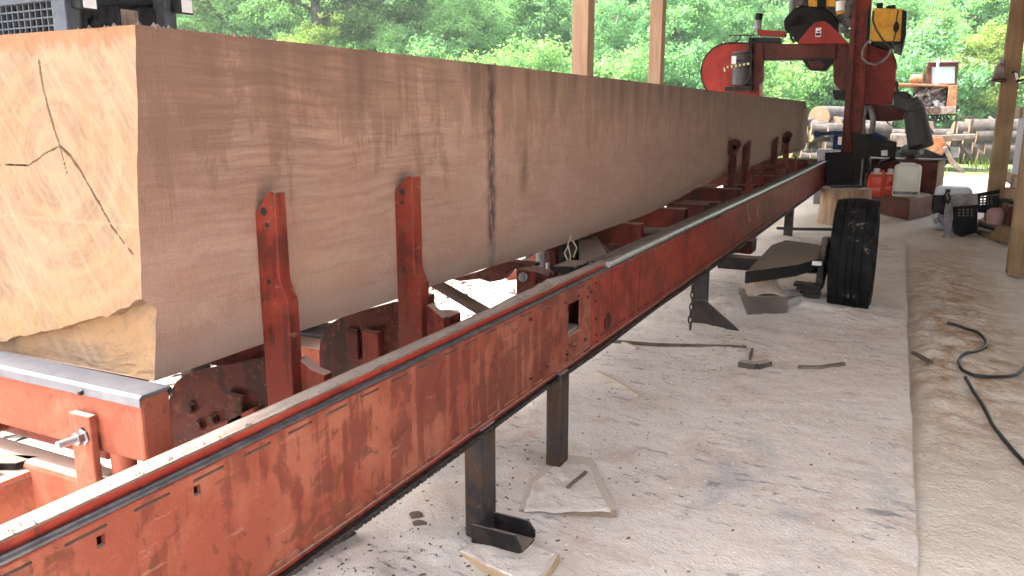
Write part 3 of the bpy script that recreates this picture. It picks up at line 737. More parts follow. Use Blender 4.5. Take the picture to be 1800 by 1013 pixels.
# lower cross tube below the first bunk, adjusting strap with its bolt
xt = MB().box(-2.3, -1.045, .938, 1.006, .385, .500).build('cross_member', 'coral_paint', bed, .012)
MB().box(-2.3, -1.78, 1.25, 1.30, .34, .455).build('cross_member', 'red_paint', bed, .008)
p0 = AY(132, 724, .93); p1 = AY(174, 838, .93)
strap = MB().box(AY(133,780,.93).x, AY(168,780,.93).x, .922, .938, .43, AY(150,728,.93).z).build('adjusting_strap', 'coral_paint', bed, .003)
pb = AY(146, 768, .92)
MB().lathe(pb, (0,-1,0), [(-.02,.006),(0,.017),(.002,.017),(.004,.0135),(.016,.0135),(.018,.011)], 6).build('nut', 'dull_steel', strap)
MB().cyl(pb, pb+Vector((-.004,-.050,0)), .0075, 12).build('stud', 'bare_steel', strap, smooth=True)
MB().lathe(pb+Vector((0,.0,.012)), (0,-1,0), [(-.001,.007),(.0006,.007)], 14).build('slot_shadow_hole', 'void_shade', strap)
pl = AZ(35, 800, .50)
post2 = MB().tube([(pl.x-.02, .93, .28), (pl.x-.02, .93, .47)], .026, 16).build('jack_post', 'grey_steel', bed, smooth=True)
bp = MB().prism([(AZ(70,802,.5).x, AZ(70,802,.5).y), (AZ(70,802,.5).x-.012, AZ(70,802,.5).y-.045), (-2.2, .66), (-2.2, .80)], 'z', .485, .500).build('jack_plate', 'black_steel', bed, .002)
MB().box(-2.2, AZ(45,775,.53).x, .86, .90, .502, .522).build('jack_lug', 'black_steel', bed, .002)
br = MB().box(-1.60, -1.585, .82, .96, .30, .472).build('jack_side', 'coral_paint', bed, .003)
MB().box(-2.2, -1.587, .82, .96, .47, .483).build('jack_top', 'coral_paint', bed, .003)
MB().cyl((-1.335, .972, .45), (-1.335, .972, .572), .024, 18).build('bunk_pedestal', 'coral_paint', bed, smooth=True)
MB().lathe((-1.335, .972, .5005), (0,0,1), [(0,.05),(.006,.05),(.008,.046)], 18).build('pedestal_ring', 'black_steel', bed)
# long inner main tube on the far side of the bed
MB().box(-2.16, -2.06, .35, 12.6, .40, .54).build('inner_main_tube', 'red_paint', bed, .01)

# side supports (dogs): a flame-cut plate profile in x-z, thickness along y
def support(y, ztop, zsh, th=.036, x0=-1.299, mat='red_paint', roller=False, zb=.40):
    w1, w2 = .060, .080
    if roller:
        poly = [(x0+.012, zb), (x0+w1+.012, zb), (x0+w1+.008, ztop-.05), (x0+.012, ztop-.05)]
    else:
        poly = [(x0, zb), (x0+w2, zb), (x0+w2, zsh-.060), (x0+w2-.004, zsh-.052), (x0+w1+.008, zsh-.036), (x0+w1+.002, zsh-.018), (x0+w1, zsh+.004), (x0+w1, ztop-.004), (x0+w1-.004, ztop), (x0+w1-.016, ztop), (x0+.002, ztop-.048), (x0, ztop-.055)]
    o = MB().prism(poly[::-1], 'y', y, y+th).build('side_support', mat, bed, .0035)
    for z in ((ztop-.045, ztop-.075, zsh-.02) if not roller else ()):
        r = .009 if z > ztop-.06 else .0055
        MB().lathe((x0+.036-random.uniform(0,.012), y, z), (0,-1,0), [(-.001,r),(.0008,r),(.001,r*.8)], 14).build('hole_shade_disc', 'void_shade', o)  # near-black disc on the face, painted shade of a hole
    if roller:
        for dz, dx in ((0, .0), (.045, .016)):
            MB().cyl((x0+.035+dx, y-.006, ztop-.045+dz), (x0+.035+dx, y+th+.006, ztop-.045+dz), .044, 20).build('roller_end', mat, o, .006, True)
    return o
u1 = support(1.330, 1.046, .862); u2 = support(1.872, 1.046, .800, .045)
support(6.43, 1.01, .9, .06, mat='dark_shaded_red', roller=True); support(7.05, 1.028, .55, .05, mat='dark_shaded_red')
support(8.60, 1.03, .55, .06, mat='dark_shaded_red'); support(9.36, 1.03, .9, .07, mat='dark_shaded_red', roller=True)
for y in (6.75, 7.3, 8.85, 9.6):
    MB().prism([(-1.26, .45), (-1.12, .45), (-1.13, .62), (-1.16, .66), (-1.175, .80), (-1.19, .80), (-1.21, .62), (-1.26, .60)], 'y', y, y+.02).build('bracket_plate', 'red_paint', bed, .003)

# bracket plates with a rounded shoulder that carry the supports
def bracket(y, pts, ypl, mat='dark_shaded_red'):
    return MB().prism([(AY(px,py,ypl).x, AY(px,py,ypl).z) for px,py in pts][::-1], 'y', ypl-.007, ypl+.007).build('bracket_plate', mat, bed, .002)
bk = bracket(0, [(302,800),(300,705),(304,685),(313,670),(328,658),(348,651),(400,640),(456,630),(500,628),(526,632),(548,650),(572,664),(570,800)], 1.372)
for px, py in ((340,716),(378,735),(355,745)):
    q = AY(px, py, 1.365); MB().lathe(q, (0,-1,0), [(0,.016),(.004,.016),(.006,.013),(.016,.013),(.018,.010)], 6).build('bolt', 'dark_shaded_red', bk)
MB().box(AY(403,700,1.36).x, AY(432,700,1.36).x, 1.345, 1.364, .44, .545).build('stop_block', 'dark_shaded_red', bk, .004)
MB().prism([(AY(px,py,1.355).x, AY(px,py,1.355).z) for px,py in ((385,745),(450,715),(456,735),(395,775))][::-1], 'y', 1.345, 1.364).build('stop_wedge', 'red_paint', bk, .003)
bk2 = bracket(0, [(566,700),(563,620),(565,600),(571,582),(583,568),(600,558),(640,545),(696,530),(740,545),(740,700)], 1.905)
MB().box(AY(612,600,1.89).x, AY(632,600,1.89).x, 1.88, 1.897, .48, .575).build('stop_block', 'dark_shaded_red', bk2, .004)
MB().box(AY(640,600,1.88).x, AY(668,600,1.88).x, 1.87, 1.896, .47, .58).build('stop_block', 'red_paint', bk2, .004)
MB().cyl((-1.60, 1.94, .50), (-1.30, 1.94, .50), .022, 14).build('pivot_shaft', 'dark_shaded_red', bed, smooth=True)
MB().cyl((-1.62, 1.41, .46), (-1.26, 1.41, .46), .022, 14).build('pivot_shaft', 'dark_shaded_red', bed, smooth=True)
# wedge feet at the supports' bases
def foot(pts, y, th=.05, mat='red_paint'): return MB().prism([(AY(px,py,y).x, AY(px,py,y).z) for px,py in pts][::-1], 'y', y, y+th).build('support_foot', mat, bed, .003)
foot([(517,633),(526,632),(546,650),(570,660),(568,690),(512,700)], 1.36, .03)
foot([(742,540),(752,536),(778,560),(782,585),(742,600)], 1.90, .03)
o = MB().box(AY(742,550,1.93).x, AY(790,550,1.93).x, 1.925, 2.0, .52, .64).build('latch_box', 'red_paint', bed, .006)
MB().box(AY(742,520,1.97).x, AY(760,520,1.97).x, 1.945, 1.985, .635, .69).build('latch_tongue', 'dark_shaded_red', o, .004)
# diagonal channel brace, turner arm, cylinder bracket, hydraulic cylinders
MB().bar(AZ(765,498,.55), AZ(858,552,.55), .045, .025).build('diagonal_brace', 'dark_shaded_red', bed, .003)
arm = MB().prism([(AY(px,py,3.1).x, AY(px,py,3.1).z) for px,py in ((800,488),(840,478),(880,462),(902,458),(945,462),(946,468),(905,472),(888,490),(868,494),(850,488),(815,492))][::-1], 'y', 3.06, 3.13).build('turner_arm', 'dark_shaded_red', bed, .004)
bx2 = MB().box(AY(911,500,2.75).x, AY(946,500,2.75).x, 2.73, 2.80, .42, AY(911,472,2.75).z).build('cylinder_bracket', 'red_paint', bed, .004)
q = AY(920, 487, 2.73); MB().lathe(q, (0,-1,0), [(0,.02),(.004,.02),(.006,.014),(.02,.014)], 8).build('bolt', 'dull_steel', bx2)
q = AY(955, 485, 2.76); MB().lathe(q, (1,0,-.2), [(-.05,.03),(.03,.03),(.04,.02)], 10).build('pin', 'dark_shaded_red', bx2)
MB().prism([(AY(px,py,3.7).x, AY(px,py,3.7).z) for px,py in ((924,460),(950,440),(950,490),(890,490))][::-1], 'y', 3.68, 3.71).build('turner_gusset', 'coral_paint', bed, .003)
for px, r, mt in ((957,.035,'grey_steel'),(977,.048,'dark_shaded_red'),(994,.038,'black_steel'),(1006,.035,'black_steel')):
    a = AY(px, 418, 3.4); b = AY(px-2, 520, 3.4); MB().cyl((a.x, 3.4, .70), (b.x, 3.38, b.z), r, 16).build('hydraulic_cylinder', mt, bed, smooth=True)
a = AY(963, 462, 3.2); b = AY(963, 500, 3.2); MB().cyl(a, b, .010, 10).build('piston_rod', 'bare_steel', bed, smooth=True)
mb = MB(); c0 = AZ(977,470,.56); c1 = AZ(1008,464,.56)
MB().prism([(AY(px,py,2.85).x, AY(px,py,2.85).z) for px,py in ((973,477),(980,464),(1018,464),(1021,470),(1012,478))][::-1], 'y', 2.80, 2.95).build('valve_cover', 'black_steel', bed, .006)
for i, pts in enumerate((((1000,470),(1003,450),(998,430),(1004,415)),((1008,452),(1014,436),(1006,422)),((1000,462),(992,445),(999,432)))):
    MB().tube([AY(px, py, 3.15) for px, py in pts], .0028, 6).build('bark_strip', 'pale_stick', bed)
# pale dusty gusset plate on the bed and the bar behind it
tp = [AZ(1012,416,.6), AZ(1050,411,.6), AZ(1068,446,.6), AZ(1026,474,.6)]
MB().prism([(p.x, p.y) for p in tp][::-1], 'z', .50, .60).build('dusty_gusset', 'mud_dust', bed, .01)
q = tp[0]+Vector((.05,-.05,0)); MB().box(q.x-.025, q.x+.02, q.y-.03, q.y+.02, .60, .63).build('gusset_bolt', 'black_steel', bed, .004)
MB().bar(AZ(1045,407,.61), AZ(1165,405,.61), .06, .02).build('dusty_bar', 'mud_dust', bed, .004)
MB().box(-1.75, -1.10, 4.35, 4.41, .45, .60).build('cross_member', 'dark_shaded_red', bed, .006)
MB().box(-1.9, -1.09, 5.6, 5.7, .46, .56).build('cross_member', 'dark_shaded_red', bed, .006)
for y, z in ((5.15,.66),(5.5,.64),(6.9,.66),(7.8,.68),(9.0,.70)):
    MB().box(-1.42, -1.16, y, y+.12, z-.10, z).build('bunk_plate', 'dark_shaded_red', bed, .006)

# legs
def leg(x0, x1, y0, y1, z0, z1, mat='leg_steel'): return MB().box(x0, x1, y0, y1, z0, z1).build('leg', mat, bed, .006)
l1 = leg(-1.043, -.985, 1.80, 1.885, .036, .366)
ft = MB()
ax0 = AZ(861, 985, .03)
for yy0 in (1.778, 1.868):
    ft.prism([(-1.01, .036), (-.865, .036), (-.855, .045), (-.855, .065), (-.875, .092), (-1.01, .092)][::-1], 'y', yy0, yy0+.007)
ft.box(-1.01, -.855, 1.785, 1.868, .036, .043)
ft.build('leg_foot', 'black_steel', l1, .0015)
l2 = leg(-1.035, -.98, 2.345, 2.42, .033, .366)
l3 = leg(-1.065, -.985, 4.50, 4.56, .05, .366)
MB().prism([(-1.065, .012), (-.98, .012), (-.80, -.01), (-.77, -.01), (-.80, .035), (-.985, .18), (-1.065, .18)][::-1], 'y', 4.494, 4.51).build('leg_foot', 'leg_steel', l3, .003)
leg(-1.085, -1.005, 8.30, 8.38, 0, .372, 'leg_steel')
leg(-2.14, -2.08, 1.8, 1.88, 0, .40); leg(-2.14, -2.08, 4.5, 4.58, 0, .40); leg(-2.14, -2.08, 8.3, 8.38, 0, .42); leg(-1.06, -1.0, 12.3, 12.38, -.02, .37)
# hanging safety chain
lk = thing('hanging_chain', AX(1222, 500, -1.03)+Vector((0,-.06,0)), 'short rusty chain hanging from the rail beside the third leg', 'chain')
pc = Vector(lk.location)
for i in range(7):
    z = pc.z-.012-i*.036; pts = []
    for k in range(13):
        a = 2*math.pi*k/12; dx = .011*math.cos(a); dz = .024*math.sin(a)
        pts.append((pc.x+.004*math.sin(i)+(dx if i % 2 else .0), pc.y+(0 if i % 2 else dx), z+dz))
    MB().tube(pts, .0045, 7, False).build('chain_link', 'leg_steel', lk, smooth=True)

# axle, fender plate and road wheel
fp = [AZ(1311,479,.335), AZ(1356,431,.335), AZ(1381,422,.335), AZ(1441,430,.335), AZ(1450,452,.335), AZ(1400,467,.335)]
MB().prism([(p.x, p.y) for p in fp][::-1], 'z', .322, .335).build('fender_plate', 'black_steel', bed, .003)
lip = MB().bar(fp[0]+Vector((0,0,-.03)), fp[5]+Vector((0,0,-.03)), .012, .072); lip.bar(fp[5]+Vector((0,0,-.03)), fp[4]+Vector((0,0,-.03)), .012, .072); lip.build('fender_lip', 'black_steel', bed, .003)
MB().cyl((-2.2, 5.46, .255), (-.30, 5.46, .255), .042, 18).build('axle', 'black_steel', bed, smooth=True)
MB().box(-1.1, -.62, 5.30, 5.42, .225, .31).build('axle_arm', 'black_steel', bed, .006)
MB().box(-1.14, -.95, 5.7, 5.9, .27, .365).build('axle_mount', 'dark_shaded_red', bed, .006)
MB().prism([(5.22,.16),(5.30,.145),(5.42,.15),(5.52,.20),(5.58,.30),(5.60,.40),(5.56,.45),(5.44,.46),(5.34,.42),(5.28,.34)], 'x', -.47, -.43).build('brake_plate', 'black_steel', bed, .008)
for i in range(4):
    MB().box(-.60+.02*i, -.44, 5.22+.006*i, 5.32, .165-.022*i, .184-.022*i).build('spring_leaf', 'black_steel', bed, .003)
q = AY(1437, 463, 5.2); MB().box(q.x-.03, q.x+.025, 5.18, 5.2, q.z-.012, q.z+.014).build('tag_plate', 'paper_white', bed, .002)
whl = bpy.data.objects.new('wheel', None); COL.objects.link(whl); whl.parent = bed; whl.location = Vector((-.275, 5.46, .352))-Vector(bed.location)
wc = Vector((-.275, 5.46, .352)); hw = .128; Ro = .362
prof = [(-.095,.205),(-.110,.215),(-hw,.265),(-hw+.002,.295),(-hw+.014,.335)]
gro = [(-.116,.349),(-.066,.3585),(-.064,.353),(-.060,.353),(-.058,.360),(-.0195,Ro),(-.018,.356),(-.014,.356),(-.0125,Ro),(.0125,Ro),(.014,.356),(.018,.356),(.0195,Ro),(.058,.360),(.060,.353),(.064,.353),(.066,.3585),(.116,.349)]
prof = prof+gro+[(hw-.014,.335),(hw-.002,.295),(hw,.265),(.110,.215),(.095,.205)]
ty = MB().lathe(wc, (1,0,0), prof, 72); ty.build('tyre', 'tyre_rubber', whl, smooth=True)
mb = MB()
for k in range(72):
    for sx, ph in ((-1, 0), (1, .5)):
        a = 2*math.pi*(k+ph)/72; c, s_ = math.cos(a), math.sin(a); c2, s2 = math.cos(a+.045), math.sin(a+.045)
        r0, r1 = .340, .3565
        p = [wc+Vector((sx*.076, r*cc, r*ss)) for r, cc, ss in ((.352,c,s_),(.3572,c,s_),(.3572,c2,s2),(.352,c2,s2))]+[wc+Vector((sx*.120, r*cc, r*ss)) for r, cc, ss in ((.338,c,s_),(.3488,c,s_),(.3488,c2,s2),(.338,c2,s2))]
        mb.add(p, [(0,1,2,3),(7,6,5,4),(0,4,5,1),(1,5,6,2),(2,6,7,3),(3,7,4,0)])
stuff(mb.build('tread_blocks', 'tyre_rubber', whl))
MB().lathe(wc, (1,0,0), [(-.10,.03),(-.10,.20),(-.085,.212),(-.02,.19),(.02,.19),(.085,.212),(.10,.205),(.085,.18),(.05,.16),(.045,.10),(.06,.07),(.075,.05),(.08,.02)], 40).build('rim', 'grey_steel', whl, smooth=True)

# ================================================================== saw head on its carriage
YH = 11.6
hd = thing('saw_head', (-.8, YH, .55), 'red bandsaw head with two wheel covers and engine on its mast at rail end', 'saw head')
def Hp(px, py, y=YH): p = AY(px, py, y); return (p.x, p.z)
def hprism(name, pts, y0, y1, mat, par=hd, bev=.006, y=None):
    yy = y0 if y is None else y
    return MB().prism([Hp(px, py, yy) for px, py in pts][::-1], 'y', y0, y1).build(name, mat, par, bev)
def arc(cx, cy, rx, ry, a0, a1, n=12): return [(cx+rx*math.cos(R(a0+(a1-a0)*i/n)), cy-ry*math.sin(R(a0+(a1-a0)*i/n))) for i in range(n+1)]
# idle-side wheel cover
wcv = hprism('wheel_cover', [(1335,77),(1335,180)]+arc(1283,128,50,51,-80,-260,22)[0:], 11.50, 11.78, 'head_red')
hprism('cover_edge_trim', [(1338,75),(1338,77)]+arc(1283,128,50,51,90,260,18)+arc(1283,128,52,53.5,260,90,18), 11.494, 11.79, 'black_steel', wcv, 0)
hprism('cover_arm_plate', [(1341,76),(1341,140),(1333,152),(1326,165),(1318,165),(1320,76)], 11.44, 11.56, 'head_shaded')
mot = MB().cyl(AY(1302,150,11.40), AY(1303,108,11.40), .118, 20).build('feed_motor', 'motor_grey', hd, .01, True)
MB().cyl(AY(1303,107,11.40), AY(1303,97,11.40), .135, 20).build('motor_cap', 'motor_grey', mot, .012, True)
MB().cyl(AY(1303,96,11.40), AY(1303,91,11.40), .118, 20).build('motor_cap', 'motor_grey', mot, .01, True)
a = AY(1290,103,11.26); MB().box(a.x-.03, a.x+.03, 11.262, 11.275, a.z-.07, a.z+.03).build('motor_label', 'paper_white', mot)
MB().box(AY(1276,157,11.4).x, AY(1322,157,11.4).x, 11.30, 11.55, AY(1300,161,11.4).z, AY(1300,153,11.4).z).build('motor_base', 'black_steel', mot, .006)
a, b = AY(1274,119,11.24), AY(1317,112,11.24)
for i in range(12): MB().tube([a.lerp(b, i/12), a.lerp(b, (i+1)/12)], .015, 8).build('striped_handle', 'stripe_yellow' if i % 2 else 'black_steel', mot)
MB().cyl(a, a+Vector((.005,0,-.05)), .013, 8).build('handle_grip', 'stripe_yellow', mot)
hprism('motor_mount_strap', [(1316,66),(1322,66),(1322,150),(1315,150)], 11.36, 11.44, 'black_steel')
MB().tube([AY(px,py,11.22) for px,py in ((1318,118),(1320,130),(1314,142),(1306,151),(1300,152))], .007, 6).build('motor_cable', 'rubber_hose', mot)
hprism('feed_bracket', [(1330,52),(1380,55),(1379,64),(1332,62)], 11.42, 11.60, 'head_red')
hprism('feed_plate', [(1322,66),(1371,66),(1371,75),(1324,74)], 11.42, 11.62, 'black_steel')
MB().tube([AY(1331,52,11.5), AY(1333,38,11.5), AY(1334,25,11.5)], [.05,.045,.04], 12).build('oil_filler', 'grey_steel', hd, smooth=True)
MB().cyl(AY(1333,36,11.5), AY(1335,24,11.5), .05, 12).build('filler_boot', 'black_plastic', hd, smooth=True)
MB().tube([AY(1281,63,11.5), AY(1300,62.5,11.5), AY(1326,62,11.5)], .008, 6).build('crank_rod', 'black_steel', hd)
MB().tube([AY(1303,62,11.5), AY(1299,70,11.5), AY(1292,75,11.5)], .009, 6).build('crank_lever', 'black_steel', hd)
MB().tube([AY(px,py,11.4) for px,py in ((1330,52),(1318,68),(1312,85),(1309,92))], .006, 6).build('control_cable', 'rubber_hose', hd)
# throat beam with its worn lettering
tb = hprism('throat_beam', [(1341,77),(1470,77),(1470,103),(1341,104)], 11.48, 11.72, 'head_shaded')
hprism('beam_lower_edge', [(1342,103),(1468,102),(1468,105),(1342,106)], 11.474, 11.70, 'black_steel', tb, 0)
def text(body, size, loc, rot, mat, parent, ext=.002):
    cu = bpy.data.curves.new('lettering', 'FONT'); cu.body = body; cu.size = size; cu.extrude = ext
    t = bpy.data.objects.new('t', cu); COL.objects.link(t); bpy.context.view_layer.update()
    me = bpy.data.meshes.new_from_object(t.evaluated_get(bpy.context.evaluated_depsgraph_get()))
    bpy.data.objects.remove(t); me.materials.clear(); me.materials.append(M[mat])
    o = bpy.data.objects.new('lettering', me); COL.objects.link(o); o.parent = parent
    o.location = Vector(loc)-wloc(parent); o.rotation_euler = rot; return o
p = AY(1350, 93, 11.476); text('Wo', .145, p, (math.pi/2,0,0), 'mark_dark', tb)
for px, py in ((1345,98),(1353,97),(1456,97),(1463,97)): MB().cyl(AY(px,py,11.476), AY(px,py,11.46), .012, 8).build('bolt', 'black_steel', tb)
# hanging blade guide box under the beam
hprism('blade_guide_box', [(1410,105),(1464,104),(1463,112),(1456,118),(1451,125),(1424,124),(1417,117)], 11.5, 11.7, 'black_steel')
hprism('guide_face', [(1420,109),(1443,108),(1450,116),(1446,122),(1426,121)], 11.488, 11.50, 'head_shaded')
# black engine shroud with slots, red belt guard with sticker
es = hprism('engine_shroud', [(1377,37),(1381,30),(1396,14),(1412,10),(1448,14),(1462,22),(1474,38),(1474,66),(1460,74),(1398,74),(1392,62),(1379,53)], 11.42, 11.9, 'black_plastic', hd, .02)
for i in range(6): MB().bar(AY(1389+i*4,46-i*.4,11.415), AY(1392+i*4.4,30-i*.5,11.415), .012, .022, (0,1,0)).build('shroud_slot', 'void_shade', es)
bg = hprism('belt_guard', [(1402,77),(1404,72),(1420,52),(1430,42),(1438,38),(1446,37),(1454,39),(1464,48),(1482,66),(1492,77)], 11.36, 11.46, 'head_red', hd, .008)
a = AY(1433, 65, 11.357); b = AY(1444, 49, 11.357); MB().box(a.x, b.x, 11.353, 11.3595, a.z, b.z).build('warning_sticker', 'paper_white', bg)
MB().box(a.x+.005, b.x-.005, 11.3515, 11.3528, a.z+.012, a.z+.045).build('sticker_print', 'black_plastic', bg)
MB().prism([(a.x+.012,b.z-.045),(a.x+.045,b.z-.058),(a.x+.062,b.z-.035),(a.x+.082,b.z-.018),(a.x+.06,b.z-.024),(a.x+.045,b.z-.04),(a.x+.02,b.z-.035)][::-1], 'y', 11.3515, 11.3528).build('sticker_print', 'black_plastic', bg)
en = hprism('engine_block', [(1396,-45),(1500,-45),(1498,30),(1478,40),(1440,18),(1404,14)], 11.55, 12.1, 'engine_mix')
hprism('engine_cowl', [(1421,-30),(1468,-30),(1468,12),(1421,12)], 11.46, 11.55, 'yellow_plastic', en)
hprism('cowl_band', [(1436,-30),(1452,-30),(1452,13),(1436,13)], 11.445, 11.46, 'black_plastic', en)
MB().cyl(AY(1478,20,11.45), AY(1478,2,11.45), .062, 16).build('oil_filter', 'jug_cap', en, .006, True)
MB().cyl(AY(1478,26,11.45), AY(1478,20.5,11.45), .055, 16).build('filter_base', 'yellow_plastic', en, .006, True)
MB().cyl(AY(1393,26,11.6), AY(1394,-30,11.6), .045, 12).build('exhaust_pipe', 'grey_steel', en, smooth=True)
for px, py, r in ((1490,40,.07),(1484,52,.05),(1492,60,.06),(1488,20,.08),(1494,8,.06),(1404,2,.07),(1412,-8,.07)):
    MB().cyl(AY(px,py,11.5), AY(px,py,11.42), r, 14).build('engine_fitting', 'engine_mix', en, .01, True)
MB().tube([AY(px,py,11.5) for px,py in ((1383,55),(1390,58),(1391,68),(1397,75))], .02, 8).build('cooling_hose', 'rubber_hose', hd, smooth=True)
# drive-side wheel cover
dc = hprism('wheel_cover', [(1465,76),(1465,145),(1472,152),(1478,160),(1506,184),(1568,184),(1574,150)]+arc(1530,117,45,44,0,60,8)+[(1540,76)], 11.56, 11.86, 'head_red')
hprism('cover_edge_trim', arc(1530,117,46.5,45.5,-5,70,12)+arc(1530,117,45,44,70,-5,12), 11.553, 11.87, 'black_steel', dc, 0)
hprism('cover_arm_plate', [(1464,77),(1502,77),(1502,158),(1476,158),(1465,145)], 11.50, 11.557, 'head_shaded', dc)
hprism('lower_shield', [(1463,158),(1500,160),(1498,178),(1466,176)], 11.46, 11.60, 'black_steel')
# mast: two flanges of a box column
ms = hprism('mast', [(1511,-80),(1538,-80),(1512,268),(1490,268)], 11.30, 11.46, 'red_paint', hd, .006)
hprism('mast_flange', [(1505,-80),(1511.6,-80),(1490.6,268),(1478,268)], 11.27, 11.50, 'head_shaded', ms, .004)
# carriage
cg = hprism('carriage', [(1450,268),(1505,266),(1512,262),(1528,270),(1530,335),(1508,332),(1498,345),(1470,340),(1455,325),(1449,305)], 11.3, 11.75, 'black_steel', hd, .01)
hprism('carriage_panel', [(1500,258),(1520,255),(1515,330),(1506,352),(1500,352)], 11.2, 11.299, 'black_steel', cg)
hprism('carriage_stay', [(1515,280),(1518,280),(1513,345),(1509,345)], 11.16, 11.19, 'grey_steel', cg, .002)
hprism('control_shelf', [(1496,234),(1500,232),(1576,250),(1574,278),(1500,274)], 11.25, 11.55, 'black_steel', hd)
hprism('shelf_label', [(1549,265),(1560,264),(1560,274),(1549,274)], 11.243, 11.249, 'paper_white', hd, 0)
hprism('under_box', [(1510,184),(1590,186),(1588,211),(1560,214),(1534,213),(1510,208)], 11.6, 11.9, 'head_shaded')
hprism('under_post', [(1500,185),(1517,185),(1515,250),(1497,250)], 11.5, 11.6, 'black_steel')
pts = [(1522,186),(1517,205),(1516,225),(1520,240),(1527,243),(1533,232),(1535,212),(1532,195),(1527,187)]
MB().tube([AY(px,py,11.35) for px,py in pts], .035, 10).build('hose_loop', 'grey_hose', hd, smooth=True)
MB().tube([AY(px,py,11.3) for px,py in ((1514,244),(1524,240),(1540,240),(1552,243),(1559,247))], .03, 8).build('cable_bundle', 'rubber_hose', hd, smooth=True)
hprism('blue_clamp', [(1533,236),(1541,232),(1552,243),(1550,248),(1540,244)], 11.22, 11.3, 'blue_plastic')
hprism('blue_clamp', [(1541,238),(1547,235),(1556,247),(1552,249)], 11.18, 11.215, 'blue_plastic')
# fuel tank with bulb and hoses
tk = hprism('fuel_tank', [(1533,18),(1537,14),(1588,16),(1593,21),(1591,60),(1585,73),(1534,73),(1529,66)], 11.30, 11.60, 'yellow_plastic', hd, .03)
MB().cyl(AY(1566,17,11.42), AY(1566,10,11.42), .055, 16).build('tank_cap', 'black_plastic', tk, .01, True)
hprism('tank_fitting', [(1541,5),(1552,5),(1552,15),(1541,15)], 11.35, 11.45, 'black_plastic', tk)
MB().tube([AY(1576,38,11.26), AY(1575.5,44,11.26), AY(1575,51,11.26), AY(1574.5,58,11.26)], [.012,.032,.036,.010], 10).build('primer_bulb', 'black_plastic', tk, smooth=True)
MB().tube([AY(px,py,11.26) for px,py in ((1579,18),(1577,28),(1576,38))], .009, 6).build('fuel_hose', 'rubber_hose', tk)
MB().tube([AY(px,py,11.26) for px,py in ((1574.5,58),(1572,68),(1568,80),(1562,92))], .009, 6).build('fuel_hose', 'rubber_hose', tk)
MB().tube([AY(px,py,11.2) for px,py in ((1536,20),(1534,35),(1540,52),(1553,72),(1566,84))], .012, 6).build('return_hose', 'rubber_hose', tk)
pts = [(1531,70),(1522,78),(1516,90),(1516,102),(1524,110),(1538,114),(1552,108),(1562,98),(1568,86)]
MB().tube([AY(px,py,11.2) for px,py in pts], .014, 8).build('return_hose', 'grey_hose', tk, smooth=True)
hprism('tank_strap', [(1586,17),(1594,20),(1592,62),(1584,95),(1577,94),(1583,70)], 11.29, 11.62, 'black_plastic', tk, .004)
hprism('tank_tray', [(1531,70),(1590,72),(1585,80),(1560,88),(1532,78)], 11.33, 11.62, 'black_steel', tk)
hprism('fuel_valve', [(1570,80),(1584,78),(1582,94),(1572,94)], 11.25, 11.33, 'engine_mix', tk)
for px in (1526, 1529): MB().tube([AY(px,18,11.3), AY(px-2,72,11.3)], .010, 6).build('tank_stay', 'black_steel', tk)
# sawdust chute elbow and flexible duct
hprism('chute', [(1572,160),(1580,160),(1598,167),(1618,180),(1616,192),(1592,195),(1570,188)], 11.50, 11.72, 'duct_grey')
hprism('chute_clamp', [(1574,160),(1592,161),(1604,168),(1600,174),(1578,168)], 11.44, 11.50, 'black_steel')
hprism('chute_stub', [(1574,143),(1579,143),(1579,160),(1574,160)], 11.55, 11.65, 'head_shaded')
pts = [AY(1597,178,11.6), AY(1606,192,11.6), AY(1610,210,11.58), AY(1614,232,11.55), AY(1619,258,11.5)]
fine = []
for i in range(len(pts)-1):
    for k in range(8): fine.append(pts[i].lerp(pts[i+1], k/8))
fine.append(pts[-1]); rs = [.115+(.006 if i % 2 else 0)+.001*i for i in range(len(fine))]
MB().tube(fine, rs, 18).build('flexible_duct', 'duct_grey', hd, smooth=True)
MB().tube([AY(px,py,11.4) for px,py in ((1558,214),(1564,219),(1568,222),(1570,214))], .008, 6).build('dangling_wire', 'rubber_hose', hd)

# ================================================================== small things round the mill
def solid(mb, name, mat, label, cat, bevel=0, smooth=False, group=None):
    xs_ = [p[0] for p in mb.v]; ys_ = [p[1] for p in mb.v]; zs_ = [p[2] for p in mb.v]
    org = ((min(xs_)+max(xs_))/2, (min(ys_)+max(ys_))/2, min(zs_))
    return tag(mb.build(name, mat, None, bevel, smooth, origin=org), label, cat, group)
def poly_slab(pts, z0, z1): return MB().prism([(p.x, p.y) for p in pts], 'z', z0, z1)
pp = [AZ(797,968,.03), AZ(940,1040,.03), AZ(984,975,.03), AZ(872,930,.03)]
solid(MB().prism([(p.x,p.y) for p in pp], 'z', .0, .036), 'wood_board', 'board_pale', 'pale wooden board under the nearest black leg and its channel foot', 'board', .003)
pp = [AZ(912,905,.014), AZ(1083,905,.014), AZ(1040,812,.014), AZ(985,806,.014), AZ(930,850,.014)]
solid(MB().prism([(p.x,p.y) for p in pp], 'z', -.012, .032), 'wood_board', 'board_wood', 'dust covered wooden board under the second leg', 'board', .003)
solid(MB().bar(AZ(997,857,.044), AZ(1030,830,.044), .009, .008), 'dark_strip', 'stick_wood', 'short dark strip lying on the board at the second leg', 'stick')
